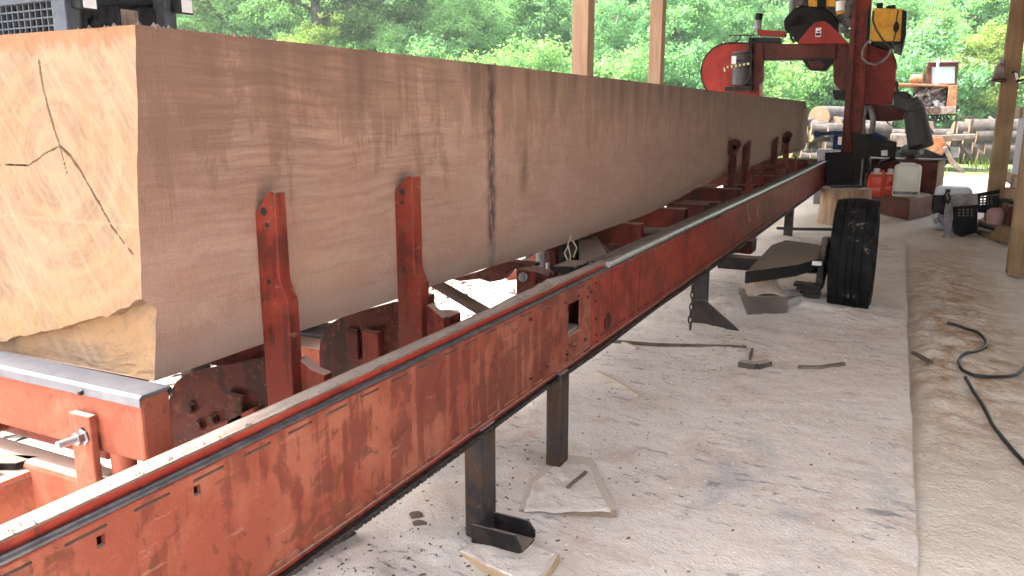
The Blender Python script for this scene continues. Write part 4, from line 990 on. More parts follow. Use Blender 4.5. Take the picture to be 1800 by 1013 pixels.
def drift(pts, z0, amp, seed, label):
    c0 = sum(pts, Vector())/len(pts); n1_, n2_ = 20, 60; hv = [(c0.x, c0.y, z0+amp)]; hf_ = []
    for i in range(1, n1_+1):
        for k in range(n2_):
            t = k/n2_*len(pts); a0 = pts[int(t) % len(pts)]; a1 = pts[(int(t)+1) % len(pts)]; e_ = a0.lerp(a1, t-int(t)); f = i/n1_*(.90+.04*math.sin(k*1.1+seed)*math.sin(k*.37)); p = c0.lerp(e_, f)
            hv.append((p.x, p.y, z0-.002+(.003+amp*(1-f)**.6*(.5+.9*abs(fbm(p.x, p.y, 7, 4, seed)))+.003*fbm(p.x, p.y, 30, 3, seed))*(1 if i < n1_ else 0)))
    hf_ += [(0, 1+k, 1+(k+1) % n2_) for k in range(n2_)]
    for i in range(n1_-1): hf_ += [(1+i*n2_+k, 1+(i+1)*n2_+k, 1+(i+1)*n2_+(k+1) % n2_, 1+i*n2_+(k+1) % n2_) for k in range(n2_)]
    o = MB().add(hv, hf_).build('sawdust_layer', 'slab_dust', None, 0, True, origin=(c0.x, c0.y, z0)); stuff(o); tag(o, label, 'sawdust')
drift([AZ(797,968,.036), AZ(940,1040,.036), AZ(984,975,.036), AZ(872,930,.036)], .0365, .006, 71, 'loose sawdust lying on the pale board under the nearest leg')
drift([AZ(912,905,.032), AZ(1083,905,.032), AZ(1040,812,.032), AZ(985,806,.032), AZ(930,850,.032)], .0325, .008, 72, 'loose sawdust lying on the board under the second leg')
# squared block with a smaller block on it below the axle
a = AZ(1313,557,0); b = AZ(1383,558,0); d = (b-a).normalized(); nrm = Vector((-d.y, d.x, 0))
q = [a, b, b+nrm*.26, a+nrm*.26]
solid(MB().prism([(p.x,p.y) for p in q], 'z', -.01, .130), 'wood_block', 'block_wood', 'weathered square wood block heaped with sawdust below the axle', 'wood block', .006)
q = [a+d*.05+nrm*.08, a+d*.20+nrm*.08, a+d*.20+nrm*.22, a+d*.05+nrm*.22]
solid(MB().prism([(p.x,p.y) for p in q], 'z', .128, .215), 'wood_block', 'stump_wood', 'small brown wood block on the sawdust heap, holding up the axle', 'wood block', .005)
cx0 = (a+b)/2+nrm*.12
Lb = (b-a).length; hv = []; hn = 26
for jv in range(hn):
    for iu in range(hn):
        fu, fv = iu/(hn-1), jv/(hn-1); p = a+d*(Lb*(.015+.97*fu))+nrm*(.004+.252*fv); ex = 1-max(abs(fu-.5), abs(fv-.5))*2
        hv.append((p.x, p.y, 0.1312+.095*max(0, 1-math.hypot((fu-.5)*1.7, (fv-.5)*1.7))**.9+.010*fbm(p.x, p.y, 13, 4, 40)*min(1, ex*4)+.012*min(1, ex*5)))
hf_ = [(jv*hn+iu, jv*hn+iu+1, (jv+1)*hn+iu+1, (jv+1)*hn+iu) for jv in range(hn-1) for iu in range(hn-1)]
o = MB().add(hv, hf_).build('sawdust_heap', 'heap_dust', None, 0, True, origin=(cx0.x, cx0.y, .13)); stuff(o); tag(o, 'small heap of sawdust piled on the wood block below the axle', 'sawdust')
# steel channel offcut lying under the rail at the front
a, b = AZ(505,1010,.03), AZ(622,925,.03)
chn = MB().bar(a+Vector((-.12,-.30,0)), b, .012, .055); 
solid(chn, 'steel_bar', 'leg_steel', 'rusty flat steel bar lying on edge under the front of the rail', 'steel bar', .002)
# long strips, sticks and bark on the floor
def stick(name, pts, wd, ht, mat, label, cat='stick', z=.012):
    mb = MB(); P_ = [AZ(px, py, z) for px, py in pts]
    P_ = [Vector((p.x, p.y, slab_h(p.x, p.y)+ht*.45)) for p in P_]
    for i in range(len(P_)-1): mb.bar(P_[i], P_[i+1], wd*(1-.15*i), ht)
    solid(mb, name, mat, label, cat)
stick('wood_strip', ((1060,598),(1150,607),(1230,611),(1312,614)), .022, .014, 'stick_wood', 'long thin brown wood strip lying across the floor behind the second leg')
stick('wood_splinter', ((1050,652),(1085,671),(1122,694)), .018, .012, 'pale_stick', 'pale pointed splinter on the floor right of the second leg', 'splinter')
stick('wood_splinter', ((1078,595),(1120,612)), .02, .012, 'pale_stick', 'pale splinter lying over the long brown strip', 'splinter')
stick('stick', ((1404,646),(1440,645),(1484,640)), .022, .014, 'stick_wood', 'knobbly dark stick alone on the open floor', 'stick')
stick('wood_scrap', ((1300,640),(1330,645),(1352,641)), .05, .03, 'block_wood', 'chunky wood scrap lying in front of the third leg foot', 'wood scrap')
stick('wood_scrap', ((1318,632),(1322,622)), .012, .03, 'stick_wood', 'little upright chip stuck beside the chunky wood scrap', 'wood scrap')
stick('stick', ((1605,615),(1638,634)), .02, .015, 'stick_wood', 'short brown stick at the edge of the slab', 'stick')
stick('stick', ((560,884),(600,882)), .006, .004, 'stick_wood', 'thin dark twig beneath the chain left of the nearest leg', 'stick')
stick('thin_rod', ((1365,402),(1400,403),(1470,405)), .03, .03, 'leg_steel', 'thin rusty rod on the ground in front of the stump', 'rod')
for px, py, nm in ((733,912,'reddish bark chip on the sawdust mound left of the nearest leg'),(738,927,'dark bark chip below the reddish chip left of the nearest leg'),(816,790,'tiny dark bark chip between the two front legs')):
    p = AZ(px, py, .01); z = slab_h(p.x, p.y); mb = MB(); n_ = 7; r = .018
    ring_ = [(p.x+r*(.7+.5*random.random())*math.cos(k*2*math.pi/n_)*1.3, p.y+r*(.7+.5*random.random())*math.sin(k*2*math.pi/n_)) for k in range(n_)]
    mb.prism(ring_, 'z', z-.002, z+.006); solid(mb, 'bark_chip', 'stick_wood', nm, 'bark chip')
# wood crumbs scattered over the slab
mb = MB()
for i in range(2600):
    y = 1.5+7.3*random.random()**1.7; x = random.uniform(-1.6, slab_edge(y)-.03)
    if random.random() < .75: x = -1.05+random.gauss(0, .26)
    if x > slab_edge(y)-.03: continue
    z = slab_h(x, y); r = .0008+.0030*random.random()**4; a_ = random.random()*6.28; L = r*random.uniform(.8, 3.0)
    c_, s_ = math.cos(a_), math.sin(a_); h = r*random.uniform(.5, 1.2)
    def T(u, v, w_): return (x+u*c_-v*s_, y+u*s_+v*c_, z+w_)
    mb.add([T(-L,-r,-.001), T(L,-r*.7,-.001), T(L*.8,r,-.001), T(-L*.9,r*.8,-.001), T(-L*.7,-r*.5,h), T(L*.7,-r*.4,h*.8), T(L*.5,r*.6,h), T(-L*.6,r*.5,h*.7)],
        [(4,5,6,7),(0,1,5,4),(1,2,6,5),(2,3,7,6),(3,0,4,7)])
o = stuff(mb.build('wood_crumbs', 'stick_wood')); tag(o, 'dark wood crumbs and bark bits strewn over the sawdust floor', 'wood crumbs')
mb = MB()
for i in range(4200):
    y = 1.5+6*random.random()**1.5; x = -.9+random.gauss(0, .5)
    if x > slab_edge(y)-.03 or x < -1.7: continue
    z = slab_h(x, y); r = .0012+.0034*random.random()**4; a_ = random.random()*6.28; L = r*random.uniform(.8, 2.0)
    c_, s_ = math.cos(a_), math.sin(a_); h = r*random.uniform(.5, 1.4)
    mb.add([T(-L,-r,-.001), T(L,-r*.7,-.001), T(L*.8,r,-.001), T(-L*.9,r*.8,-.001), T(-L*.5,-r*.3,h), T(L*.5,r*.4,h*.8)], [(0,1,5,4),(1,2,5),(2,3,4,5),(3,0,4)])
o = stuff(mb.build('sawdust_lumps', 'slab_dust')); tag(o, 'small lumps of caked sawdust over the floor', 'sawdust')
mb = MB()
for i in range(3800):
    y = random.uniform(1.2, 9); x = -1.95-3.7*random.random()
    z = ground_h(x, y) if x < -2.76 else slab_h(x, y); r = .006+.02*random.random()**3; a_ = random.random()*6.28; L = r*random.uniform(1, 4.5)
    c_, s_ = math.cos(a_), math.sin(a_); h = r*random.uniform(.4, 1)
    mb.add([T(-L,-r,-.003), T(L,-r*.7,-.003), T(L*.8,r,-.003), T(-L*.9,r*.8,-.003), T(-L*.5,-r*.3,h), T(L*.5,r*.4,h*.8)], [(0,1,5,4),(1,2,5),(2,3,4,5),(3,0,4)])
o = stuff(mb.build('bark_litter', 'log_bark')); tag(o, 'bark and chip litter over the yard left of the mill', 'bark litter')

# black cables along the ground on the right
def cable(pts, r, mat, label, z=-.03):
    P_ = [AZ(px, py, z) for px, py in pts]; fine = []
    for i in range(len(P_)-1):
        p0 = P_[max(i-1,0)]; p1 = P_[i]; p2 = P_[i+1]; p3 = P_[min(i+2,len(P_)-1)]
        for k in range(8):
            t = k/8; q = .5*((2*p1)+(p2-p0)*t+(2*p0-5*p1+4*p2-p3)*t*t+(3*p1-p0-3*p2+p3)*t**3); fine.append(q)
    fine.append(P_[-1]); fine = [Vector((p.x, p.y, ground_h(p.x, p.y)+r*.8)) for p in fine]
    sm = [Vector((fine[i].x, fine[i].y, sum(fine[j].z for j in range(max(0,i-4), min(len(fine),i+5)))/len(range(max(0,i-4), min(len(fine),i+5)))+.009)) for i in range(len(fine))]
    solid(MB().tube(sm, r, 10), 'power_cable', mat, label, 'cable', 0, True)
cable([(1664,573),(1690,576),(1715,583),(1732,595),(1732,609),(1712,620),(1692,630),(1685,641),(1692,654),(1718,662),(1752,662),(1780,655),(1800,640),(1830,610)], .0085, 'rubber_hose', 'black cable looping in an S over the sawdust right of the slab')
cable([(1697,668),(1710,690),(1730,720),(1748,750),(1775,785),(1800,810),(1840,850)], .0085, 'rubber_hose', 'black cable running straight to the right edge of the frame')

# stump beside the wheel, with an iron bar on it
c = AZ(1470, 395, .0); c = Vector((c.x+.06, c.y+.28, 0)); mb = MB()
pr = []; n_ = 28; vs = []
for z, rr_ in ((-.02,.31),(.03,.30),(.2,.285),(.38,.285),(.405,.275)):
    for k in range(n_):
        a_ = 2*math.pi*k/n_; r = rr_*(1+.05*fbm(math.cos(a_), math.sin(a_), 1.6, 3, 50)+.012*fbm(math.cos(a_), math.sin(a_), 9, 2, 51)); vs.append((c.x+r*math.cos(a_), c.y+r*math.sin(a_), z+(.012*fbm(math.cos(a_), math.sin(a_), 1, 2, 52) if z > .3 else 0)))
fs_ = [(i*n_+k, i*n_+(k+1)%n_, (i+1)*n_+(k+1)%n_, (i+1)*n_+k) for i in range(4) for k in range(n_)]+[tuple(range(4*n_,5*n_))]
mb.add(vs, fs_); solid(mb, 'stump', 'stump_wood', 'upright sawn log stump standing behind the wheel', 'stump', 0, True)
solid(MB().bar((c.x-.17, c.y-.10, .425), (c.x+.16, c.y-.02, .430), .05, .025), 'iron_bar', 'leg_steel', 'rusty flat iron bar lying on top of the stump', 'iron bar', .004)

# stepped red steel box (battery and pump housing) with its jugs
YBX = 11.0
sb = thing('steel_box', (-.15, 11.2, 0), 'stepped dark red steel box carrying the jugs beside the saw head', 'steel box')
low = [AZ(1507,363,0), AZ(1596,388,0), AZ(1638,378,0)]
def bxp(px, py, Y): p = AY(px, py, Y); return p
zt_ = AY(1596, 350, low[1].y).z
qq = [(low[0].x-.05, low[0].y-.02), (low[1].x, low[1].y), (low[2].x, low[2].y+.02), (low[0].x+.1, low[0].y+.75)]
MB().prism(qq, 'z', .0, zt_).build('lower_step', 'box_red', sb, .008)
zu = AY(1650, 283, 11.9).z
MB().prism([(AY(1512,300,11.9).x, 11.9), (AY(1648,300,11.9).x, 11.85), (AY(1662,300,11.9).x, 12.2), (AY(1520,300,12.3).x, 12.35)], 'z', .0, zu).build('upper_box', 'box_red', sb, .008)
MB().prism([(AY(1512,300,11.9).x-.02, 11.87), (AY(1648,300,11.9).x+.01, 11.82), (AY(1662,300,11.9).x+.02, 12.2), (AY(1520,300,12.3).x, 12.38)], 'z', zu+.001, zu+.018).build('box_lid', 'mud_dust', sb, .003)
MB().tube([AY(px,py,11.4) for px,py in ((1618,320),(1628,333),(1640,345),(1638,372))], .008, 6).build('box_cable', 'rubber_hose', sb)
for i, pts in enumerate((((1523,330),(1533,305),(1550,285),(1570,279),(1585,287)),((1520,322),(1535,300),(1553,290)),((1525,338),(1540,312),(1552,300)))):
    MB().tube([AY(px,py,11.5) for px,py in pts], .022-.004*i, 8).build('battery_cable', 'rubber_hose', sb, smooth=True)
MB().bar(AY(1519,338,11.25), AY(1525,287,11.35), .03, .03).build('box_stay', 'grey_steel', sb, .003)
# jugs
def jug(px, pyb, pyt, wpx, label, Y, mat='jug_red'):
    b_ = AY(px, pyb, Y); b_.z = zt_; t_ = AY(px, pyt, Y).z; s_ = AY(px+wpx/2, pyb, Y).x-AY(px-wpx/2, pyb, Y).x; h = t_-zt_
    o = thing('oil_jug', b_, label, 'jug', 'red oil jugs')
    a_ = s_/2; d_ = a_*.75
    def rr(f, z): return [(b_.x+f*a_*math.copysign(abs(math.cos(t))**.5, math.cos(t)), b_.y+f*d_*math.copysign(abs(math.sin(t))**.5, math.sin(t)), z) for t in [2*math.pi*k/24 for k in range(24)]]
    lv = [(.92,.0),(1,.03),(1,.30),(.965,.33),(1,.36),(1,.66),(.9,.76),(.70,.82),(.52,.86)]
    vs = []; fs = []
    for f, z in lv: vs += rr(f, zt_+z*h)
    for i in range(len(lv)-1): fs += [(i*24+k, i*24+(k+1)%24, (i+1)*24+(k+1)%24, (i+1)*24+k) for k in range(24)]
    fs += [tuple(range(24))[::-1], tuple(range((len(lv)-1)*24, len(lv)*24))]
    MB().add(vs, fs).build('jug_body', mat, o, 0, True)
    MB().lathe((b_.x, b_.y, zt_+.80*h), (0,0,1), [(0,a_*.80),(.05*h,a_*.70),(.06*h,a_*.42),(.20*h,a_*.38),(.20*h,a_*.2)], 18).build('jug_cap', 'jug_cap', o, smooth=True)
    MB().tube([(b_.x+a_*.35,b_.y,zt_+.84*h),(b_.x+a_*.75,b_.y,zt_+.93*h),(b_.x+a_*.95,b_.y,zt_+.80*h),(b_.x+a_*.9,b_.y,zt_+.66*h)], .016, 8).build('jug_handle', mat, o, smooth=True)
jug(1537, 347, 296, 29, 'left red oil jug with white cap on the steel box', 10.98)
jug(1561, 343, 297, 24, 'red oil jug half hidden behind the white can', 11.25)
wcn = AY(1591, 347, 11.0); wcn.z = zt_; hh = AY(1591, 289, 11.0).z-zt_; ww = (AY(1615,330,11.0).x-AY(1567,330,11.0).x)
can = thing('jerry_can', wcn, 'translucent white square jerry can on the steel box', 'jerry can')
MB().box(wcn.x-ww/2, wcn.x+ww/2, wcn.y-ww*.36, wcn.y+ww*.36, zt_+.002, zt_+hh).build('can_body', 'white_plastic', can, .045, True, 4)
MB().box(wcn.x-ww*.32, wcn.x+ww*.28, wcn.y-ww*.10, wcn.y+ww*.10, zt_+hh-.02, zt_+hh+.02).build('can_handle', 'white_plastic', can, .015)
MB().box(wcn.x-ww*.46, wcn.x+ww*.46, wcn.y-ww*.365, wcn.y-ww*.36, zt_+.04, zt_+.075).build('liquid_line', 'grey_steel', can, .002)
# pump motor on the upper box
pm = thing('pump_motor', AY(1600, 281, 11.95), 'small rusty pump motor on the lid of the steel box', 'motor')
pm.location.z = zu+.018; P0 = AY(1603, 266, 11.9)
MB().cyl(P0+Vector((-.09,.05,0)), P0+Vector((.07,-.05,0)), .085, 16).build('motor_body', 'engine_mix', pm, .01, True)
MB().cyl(P0+Vector((.07,-.05,0)), P0+Vector((.12,-.085,0)), .045, 12).build('motor_shaft', 'grey_steel', pm, .006, True)
MB().box(P0.x-.06, P0.x+.05, P0.y-.06, P0.y+.08, zu+.018, P0.z-.06).build('motor_foot', 'dark_shaded_red', pm, .006)
MB().bar(AY(1574,272,11.9), AY(1600,252,11.9), .025, .03).build('lever', 'grey_steel', pm, .004)
MB().bar(AY(1600,251,11.9), AY(1609,258,11.9), .02, .03).build('lever', 'grey_steel', pm, .004)
for px in (1592, 1614): MB().box(AY(px,270,11.9).x-.01, AY(px,270,11.9).x+.01, 11.88, 11.9, zu+.018, zu+.09).build('motor_bracket', 'grey_steel', pm)

# blue tool case held behind the rail end
tc = thing('tool_case', AY(1473, 262, 12.6), 'dark blue tool case with a long arm behind the mast', 'tool case')
a, b = AY(1464,262,12.6), AY(1490,238,12.6); MB().box(a.x, b.x, 12.5, 12.8, a.z, b.z).build('case_body', 'blue_plastic', tc, .01)
a, b = AY(1463,237,12.6), AY(1490,230,12.6); MB().box(a.x, b.x, 12.49, 12.81, a.z+.002, b.z).build('case_lid', 'blue_plastic', tc, .01)
MB().bar(AY(1435,236,12.6), AY(1466,234,12.6), .05, .055).build('arm', 'blue_plastic', tc, .006)
MB().cyl(AY(1436,236,12.5), AY(1436,236,12.7), .05, 12).build('arm_joint', 'blue_plastic', tc, .005, True)
a = AY(1473,247,12.49); MB().box(a.x, a.x+.05, 12.485, 12.495, a.z-.06, a.z+.05).build('case_label', 'paper_white', tc)
a = AY(1477, 263, 12.6); MB().box(a.x-.3, a.x+.35, 12.45, 12.95, -.02, a.z).build('case_stand', 'grey_steel', tc, .006)

# black perforated seat pan / engine shroud on its stand
g = thing('mower_seat', AZ(1700, 415, 0), 'black perforated machine seat tipped on a stand beside the right post', 'machine seat')
YS = 9.55
def perf(pts, holes, y0, y1, name):
    # panel outline with a lattice of small openings built as a grid of bars
    return MB().prism([Hp(px, py, y0) for px, py in pts][::-1], 'y', y0, y1).build(name, 'black_plastic', g, .006)
sp1 = perf([(1673,342),(1720,340),(1758,333),(1758,340),(1720,347),(1720,362),(1676,365)], 0, YS, YS+.03, 'seat_rim')
perf([(1674,364),(1719,362),(1718,405),(1712,410),(1680,413),(1674,400)], 0, YS, YS+.04, 'seat_pan')
# lattice panel: bars between columns of openings
cols = [1722,1729,1735,1741,1747,1756]; rows = [346,350,354,358,362]
x_l, x_r = 1720, 1757
for r0, r1 in ((347,350.2),(352.6,354.6),(357,359),(361.4,374)):
    hprism('lattice_bar', [(1719,r0),(1757,r0-4),(1755,r1-4 if r1 < 370 else 370),(1735,r1+1 if r1 > 370 else r1-2),(1719,r1)], YS-.006, YS, 'black_plastic', g, 0, YS)
for c0, c1 in ((1719,1723.5),(1726.5,1729.5),(1732.5,1735.5),(1738.5,1741.5),(1744.5,1757)):
    hprism('lattice_post', [(c0,346),(c1,345),(c1-1,372),(c0,373)], YS+.001, YS+.007, 'black_plastic', g, 0, YS)
for i in range(4):
    for j in range(3):
        p = AY(1686+i*7.5, 369+j*5, YS-.001); MB().box(p.x-.011, p.x+.011, YS-.0022, YS-.001, p.z-.008, p.z+.008).build('vent_slot', 'mud_dust', g)
hprism('seat_back_plate', [(1664,343),(1718,341),(1720,360),(1672,364)], YS-.05, YS-.008, 'grey_steel', g)
hprism('seat_side', [(1640,343),(1664,343),(1668,372),(1662,382),(1648,374),(1640,378)], YS-.02, YS+.03, 'black_steel', g)
hprism('stand_leg', [(1663,350),(1674,350),(1676,384),(1672,402),(1671,416),(1659,416),(1660,402),(1658,388)], YS-.10, YS-.06, 'grey_steel', g)
hprism('stand_foot', [(1657,414),(1672,412),(1670,419),(1656,419)], YS-.11, YS-.05, 'dull_steel', g)
p = AZ(1665,422,0); MB().lathe((p.x, YS-.08, -.005), (0,0,1), [(0,.04),(.012,.038),(.02,.015),(.05,.013)], 12).build('foot_pad', 'dull_steel', g, smooth=True)
MB().tube([AY(px,py,YS-.12) for px,py in ((1666,336),(1661,342),(1662,352),(1667,358),(1670,350),(1667,340))], .012, 8).build('wire_loop', 'rubber_hose', g, smooth=True)
MB().cyl(AY(1666,339,YS-.1), AY(1666,333,YS-.1), .025, 10).build('knob', 'black_plastic', g, .004, True)
hprism('seat_skid', [(1676,411),(1718,405),(1720,409),(1690,416)], YS, YS+.25, 'black_plastic', g)
MB().cyl(AY(1649,392,YS), AY(1645,384,YS), .03, 10).build('latch', 'grey_steel', g, .004, True)
hprism('seat_belly', [(1649,378),(1662,384),(1664,398),(1655,398),(1650,390)], YS+.0, YS+.1, 'grey_steel', g)
# pale plastic lid behind it
a = AY(1680, 340, 10.0); lid = MB().box(AY(1644,340,10.0).x, AY(1710,340,10.0).x, 9.95, 10.3, .0, AY(1680,330,10.0).z)
solid(lid, 'storage_tub', 'panel_white', 'pale grey plastic tub behind the black machine seat', 'tub', .05, True)
# orange chainsaw-like box and bits next to the right post
og = thing('parts_box', AZ(1745, 425, 0), 'open orange wooden parts box at the foot of the right post', 'box')
q = [AZ(1716,412,0), AZ(1772,430,0), AZ(1795,412,0), AZ(1740,398,0)]
MB().prism([(p.x,p.y) for p in q], 'z', 0, .16).build('box_body', 'post_wood', og, .008)
p = AY(1750, 388, 9.4); MB().lathe((p.x, 9.4, .16), (0,0,1), [(0,.08),(.08,.09),(.13,.085),(.16,.05),(.165,.02)], 20).build('pink_canister', 'pink_plastic', og, smooth=True)
MB().box(p.x+.08, p.x+.30, 9.25, 9.5, .17, .36).build('rust_housing', 'dark_shaded_red', og, .02)
MB().tube([AY(px,py,9.2) for px,py in ((1720,392),(1735,399),(1748,404))], .018, 8).build('tool_handle', 'rubber_hose', og, smooth=True)
MB().tube([AY(px,py,9.2) for px,py in ((1720,402),(1732,404),(1742,406))], .014, 8).build('tool_handle', 'grey_hose', og, smooth=True)
MB().box(p.x, p.x+.25, 9.7, 9.9, .0, .50).build('tan_board', 'post_pale', og, .006)
MB().tube([AY(px,py,9.6) for px,py in ((1752,354),(1765,352),(1778,353),(1780,362))], .02, 8).build('carry_handle', 'rubber_hose', og, smooth=True)
# flood light on the right post
p = AY(1756, 128, 9.6); fl = thing('flood_lamp', AY(1764, 140, 9.62), 'small dark lamp housing fixed on the left side of the right post', 'lamp')
hprism('lamp_housing', [(1745,139),(1750,118),(1757,110),(1765,113),(1766,138)], 9.55, 9.72, 'loader_grey', fl, .012, 9.6)
hprism('lamp_base', [(1744,139),(1768,139),(1768,144),(1745,144)], 9.54, 9.73, 'dark_shaded_red', fl, .004, 9.6)
MB().cyl(AY(1760,112,9.6), AY(1762,106,9.6), .03, 10).build('lamp_knob', 'grey_steel', fl, .004, True)
sw = thing('wall_hook', AY(1785, 135, 9.3), 'black iron hook with a pale tag right of the right post', 'hook')
MB().tube([AY(px,py,9.3) for px,py in ((1779,126),(1785,128),(1791,138),(1787,143),(1800,140),(1812,132))], .014, 8).build('hook_arm', 'black_steel', sw, smooth=True)
hprism('pale_tag', [(1783,128),(1788,129),(1791,139),(1786,141)], 9.28, 9.29, 'paper_white', sw, 0, 9.3)

# ================================================================== log loader in the yard
YL = 22.0
ld = thing('log_loader', (AY(1650, 300, YL).x, YL, ground_h(.6, 22)), 'old orange log loader with square cab on stabiliser legs out in the yard', 'log loader')
def lp(name, pts, y0, y1, mat, par=ld, bev=.015): return hprism(name, pts, y0, y1, mat, par, bev, YL)
cab = lp('cab', [(1631,111),(1685,109),(1684,117),(1638,118),(1637,147),(1678,147),(1679,117),(1685,115),(1680,152),(1628,150)], 21.9, 22.0, 'dark_shaded_red')
lp('cab_side', [(1629,115),(1637,111),(1637,150),(1627,149)], 22.0, 23.0, 'dark_shaded_red', cab)
lp('cab_side', [(1681,111),(1685,110),(1681,152),(1677,151)], 22.0, 23.0, 'loader_orange', cab)
lp('cab_roof', [(1630,108.5),(1687,107.5),(1687,111),(1630,112)], 21.85, 23.1, 'loader_grey', cab)
lp('window_pane', [(1638,117),(1679,116),(1678,148),(1637,148)], 21.95, 21.97, 'cab_glass', cab, 0)
lp('rear_window', [(1638,117),(1679,116),(1678,148),(1637,148)], 22.95, 22.97, 'cab_glass', cab, 0)
lp('driver_seat', [(1648,148),(1650,136),(1655,132),(1664,134),(1670,134),(1673,142),(1673,148)], 22.3, 22.6, 'black_plastic', cab)
lp('white_pipe', [(1647,105),(1651,105),(1647,152),(1642,152)], 21.75, 21.80, 'jug_cap', ld, .003)
lp('antenna', [(1691.5,82),(1692.3,82),(1687,112),(1686,112)], 22.3, 22.32, 'loader_grey', ld, 0)
lp('deck_rail', [(1580,147),(1668,150),(1668,154),(1580,151)], 21.7, 23.2, 'loader_orange')
MB().cyl(AY(1600,140,YL), AY(1622,139,YL), .11, 14).build('air_tank', 'loader_orange', ld, .02, True)
lp('tank_cap', [(1614,134),(1617,130),(1623,129),(1624,135)], 21.95, 22.05, 'loader_orange')
lp('side_panel', [(1667,152),(1682,150),(1680,190),(1663,190)], 21.6, 23.0, 'loader_orange')
random.seed(11)
for i in range(64):
    px, py = random.uniform(1606,1662), random.uniform(158,188); r = random.uniform(.03,.085)
    d_ = Vector((random.uniform(-1,1), random.uniform(-.6,.2), random.uniform(-1,1)))*.10
    p = AY(px, py, random.uniform(21.9,22.3))
    MB().cyl(p-d_, p+d_, r, 9).build('engine_part', ('engine_mix','grey_steel','loader_grey','panel_white','black_steel')[i % 5], ld, 0, True)
lp('engine_bay_back', [(1606,152),(1664,154),(1664,190),(1600,190)], 22.5, 23.0, 'black_steel')
MB().tube([AY(1605,172,21.8), AY(1635,163,21.8), AY(1662,153,21.8)], .022, 8).build('stay_rod', 'loader_grey', ld)
sg = lp('name_beam', [(1588,190),(1679,188),(1679,201),(1590,203)], 21.5, 21.65, 'loader_grey')
p = AY(1588, 200, 21.49); text('BARKO', .235, p, (math.pi/2,0,0), 'dark_shaded_red', sg, .004)
lp('deck_floor', [(1590,200),(1680,199),(1680,203),(1590,204)], 21.66, 23.3, 'black_steel')
for i in range(16):
    px = 1598+i*4.3; MB().tube([AY(px,203,21.9), AY(px+random.uniform(-4,4),209,21.85), AY(px+random.uniform(-7,7),214+random.uniform(-3,3),21.8), AY(px+random.uniform(2,9),208,21.8)], .022, 6).build('hydraulic_hose', 'rubber_hose', ld)
lp('swing_gear', [(1594,216),(1638,214),(1636,224),(1642,234),(1590,235)], 21.6, 22.6, 'dark_shaded_red')
lp('swing_pin', [(1625,212),(1640,214),(1642,226),(1630,228)], 21.45, 21.6, 'loader_grey')
lp('frame_beam', [(1566,236),(1655,237),(1712,235),(1713,241),(1690,246),(1655,249),(1640,262),(1566,256)], 21.4, 22.8, 'loader_grey')
lp('frame_box', [(1630,240),(1655,240),(1664,256),(1655,272),(1630,262)], 21.3, 21.4, 'loader_orange')
for pts in ([(1655,258),(1663,256),(1676,280),(1696,302),(1688,304),(1668,286)], [(1680,247),(1690,246),(1700,264),(1714,282),(1708,285),(1692,264)]):
    lp('stabiliser_leg', pts, 21.1 if pts[0][0] < 1670 else 22.9, 21.28 if pts[0][0] < 1670 else 23.1, 'loader_grey')
lp('stabiliser_ram', [(1668,258),(1684,258),(1684,276),(1672,276)], 21.5, 21.7, 'grey_steel')
fr = MB()
for pts in ([(1675,240),(1681,206),(1684,206),(1679,240)], [(1704,240),(1709,205),(1712,205),(1708,240)], [(1681,205),(1712,204),(1712,207.5),(1681,208.5)]): lp('step_frame', pts, 21.9, 22.0, 'loader_grey')
for px in (1585, 1612, 1640):
    p = AY(px, 272, 22.2); MB().lathe((p.x, 22.0, .35), (0,1,0), [(0,.12),(0,.30),(.06,.38),(.30,.38),(.36,.30),(.36,.1)], 20).build('tyre', 'tyre_rubber', ld, smooth=True)

# ================================================================== logs
def log(a, b, r, label, group):
    a = Vector(a); b = Vector(b); o = thing('log', (a+b)/2-Vector((0,0,r)), label, 'log', group)
    n_ = 18; d = (b-a).normalized(); e = d.orthogonal().normalized(); u = d.cross(e); vs = []; sd_ = random.random()*50; seg = 7
    rings_ = [[] for _ in range(seg+1)]
    for i in range(seg+1):
        c_ = a.lerp(b, i/seg)
        for k in range(n_):
            t = 2*math.pi*k/n_; rr_ = r*(1+.09*mnoise.noise(Vector((math.cos(t)*1.3+sd_, math.sin(t)*1.3, i*.5)))+.04*mnoise.noise(Vector((math.cos(t)*5+sd_, math.sin(t)*5, i*.9))))
            vs.append(c_+(e*math.cos(t)+u*math.sin(t))*rr_)
    fs = [(i*n_+k, i*n_+(k+1)%n_, (i+1)*n_+(k+1)%n_, (i+1)*n_+k) for i in range(seg) for k in range(n_)]
    MB().add(vs, fs).build('bark_shell', 'log_bark', o, 0, True)
    for idx, c_ in ((0,a),(seg,b)):
        ringv = [vs[idx*n_+k] for k in range(n_)]; inner = [c_+(v-c_)*.9-d*(.004 if idx == 0 else -.004) for v in ringv]
        f = [tuple(range(n_, 2*n_))]+[(k,(k+1)%n_, n_+(k+1)%n_, n_+k) for k in range(n_)]
        MB().add(ringv+inner, f).build('sawn_end', 'log_cut', o)
random.seed(5)
ordn = ['first','second','third','fourth','fifth','sixth','seventh','eighth','ninth','tenth','eleventh','twelfth','thirteenth','fourteenth','fifteenth','sixteenth','seventeenth','eighteenth']
YP = 25.0
cen = [(1440,205,.36),(1437,232,.30),(1466,218,.30),(1420,224,.32),(1412,246,.28),(1438,255,.26),(1458,251,.27),(1424,268,.25),(1448,270,.27),(1470,268,.26),(1405,270,.27),(1486,250,.28),(1492,270,.27),(1390,262,.27)]
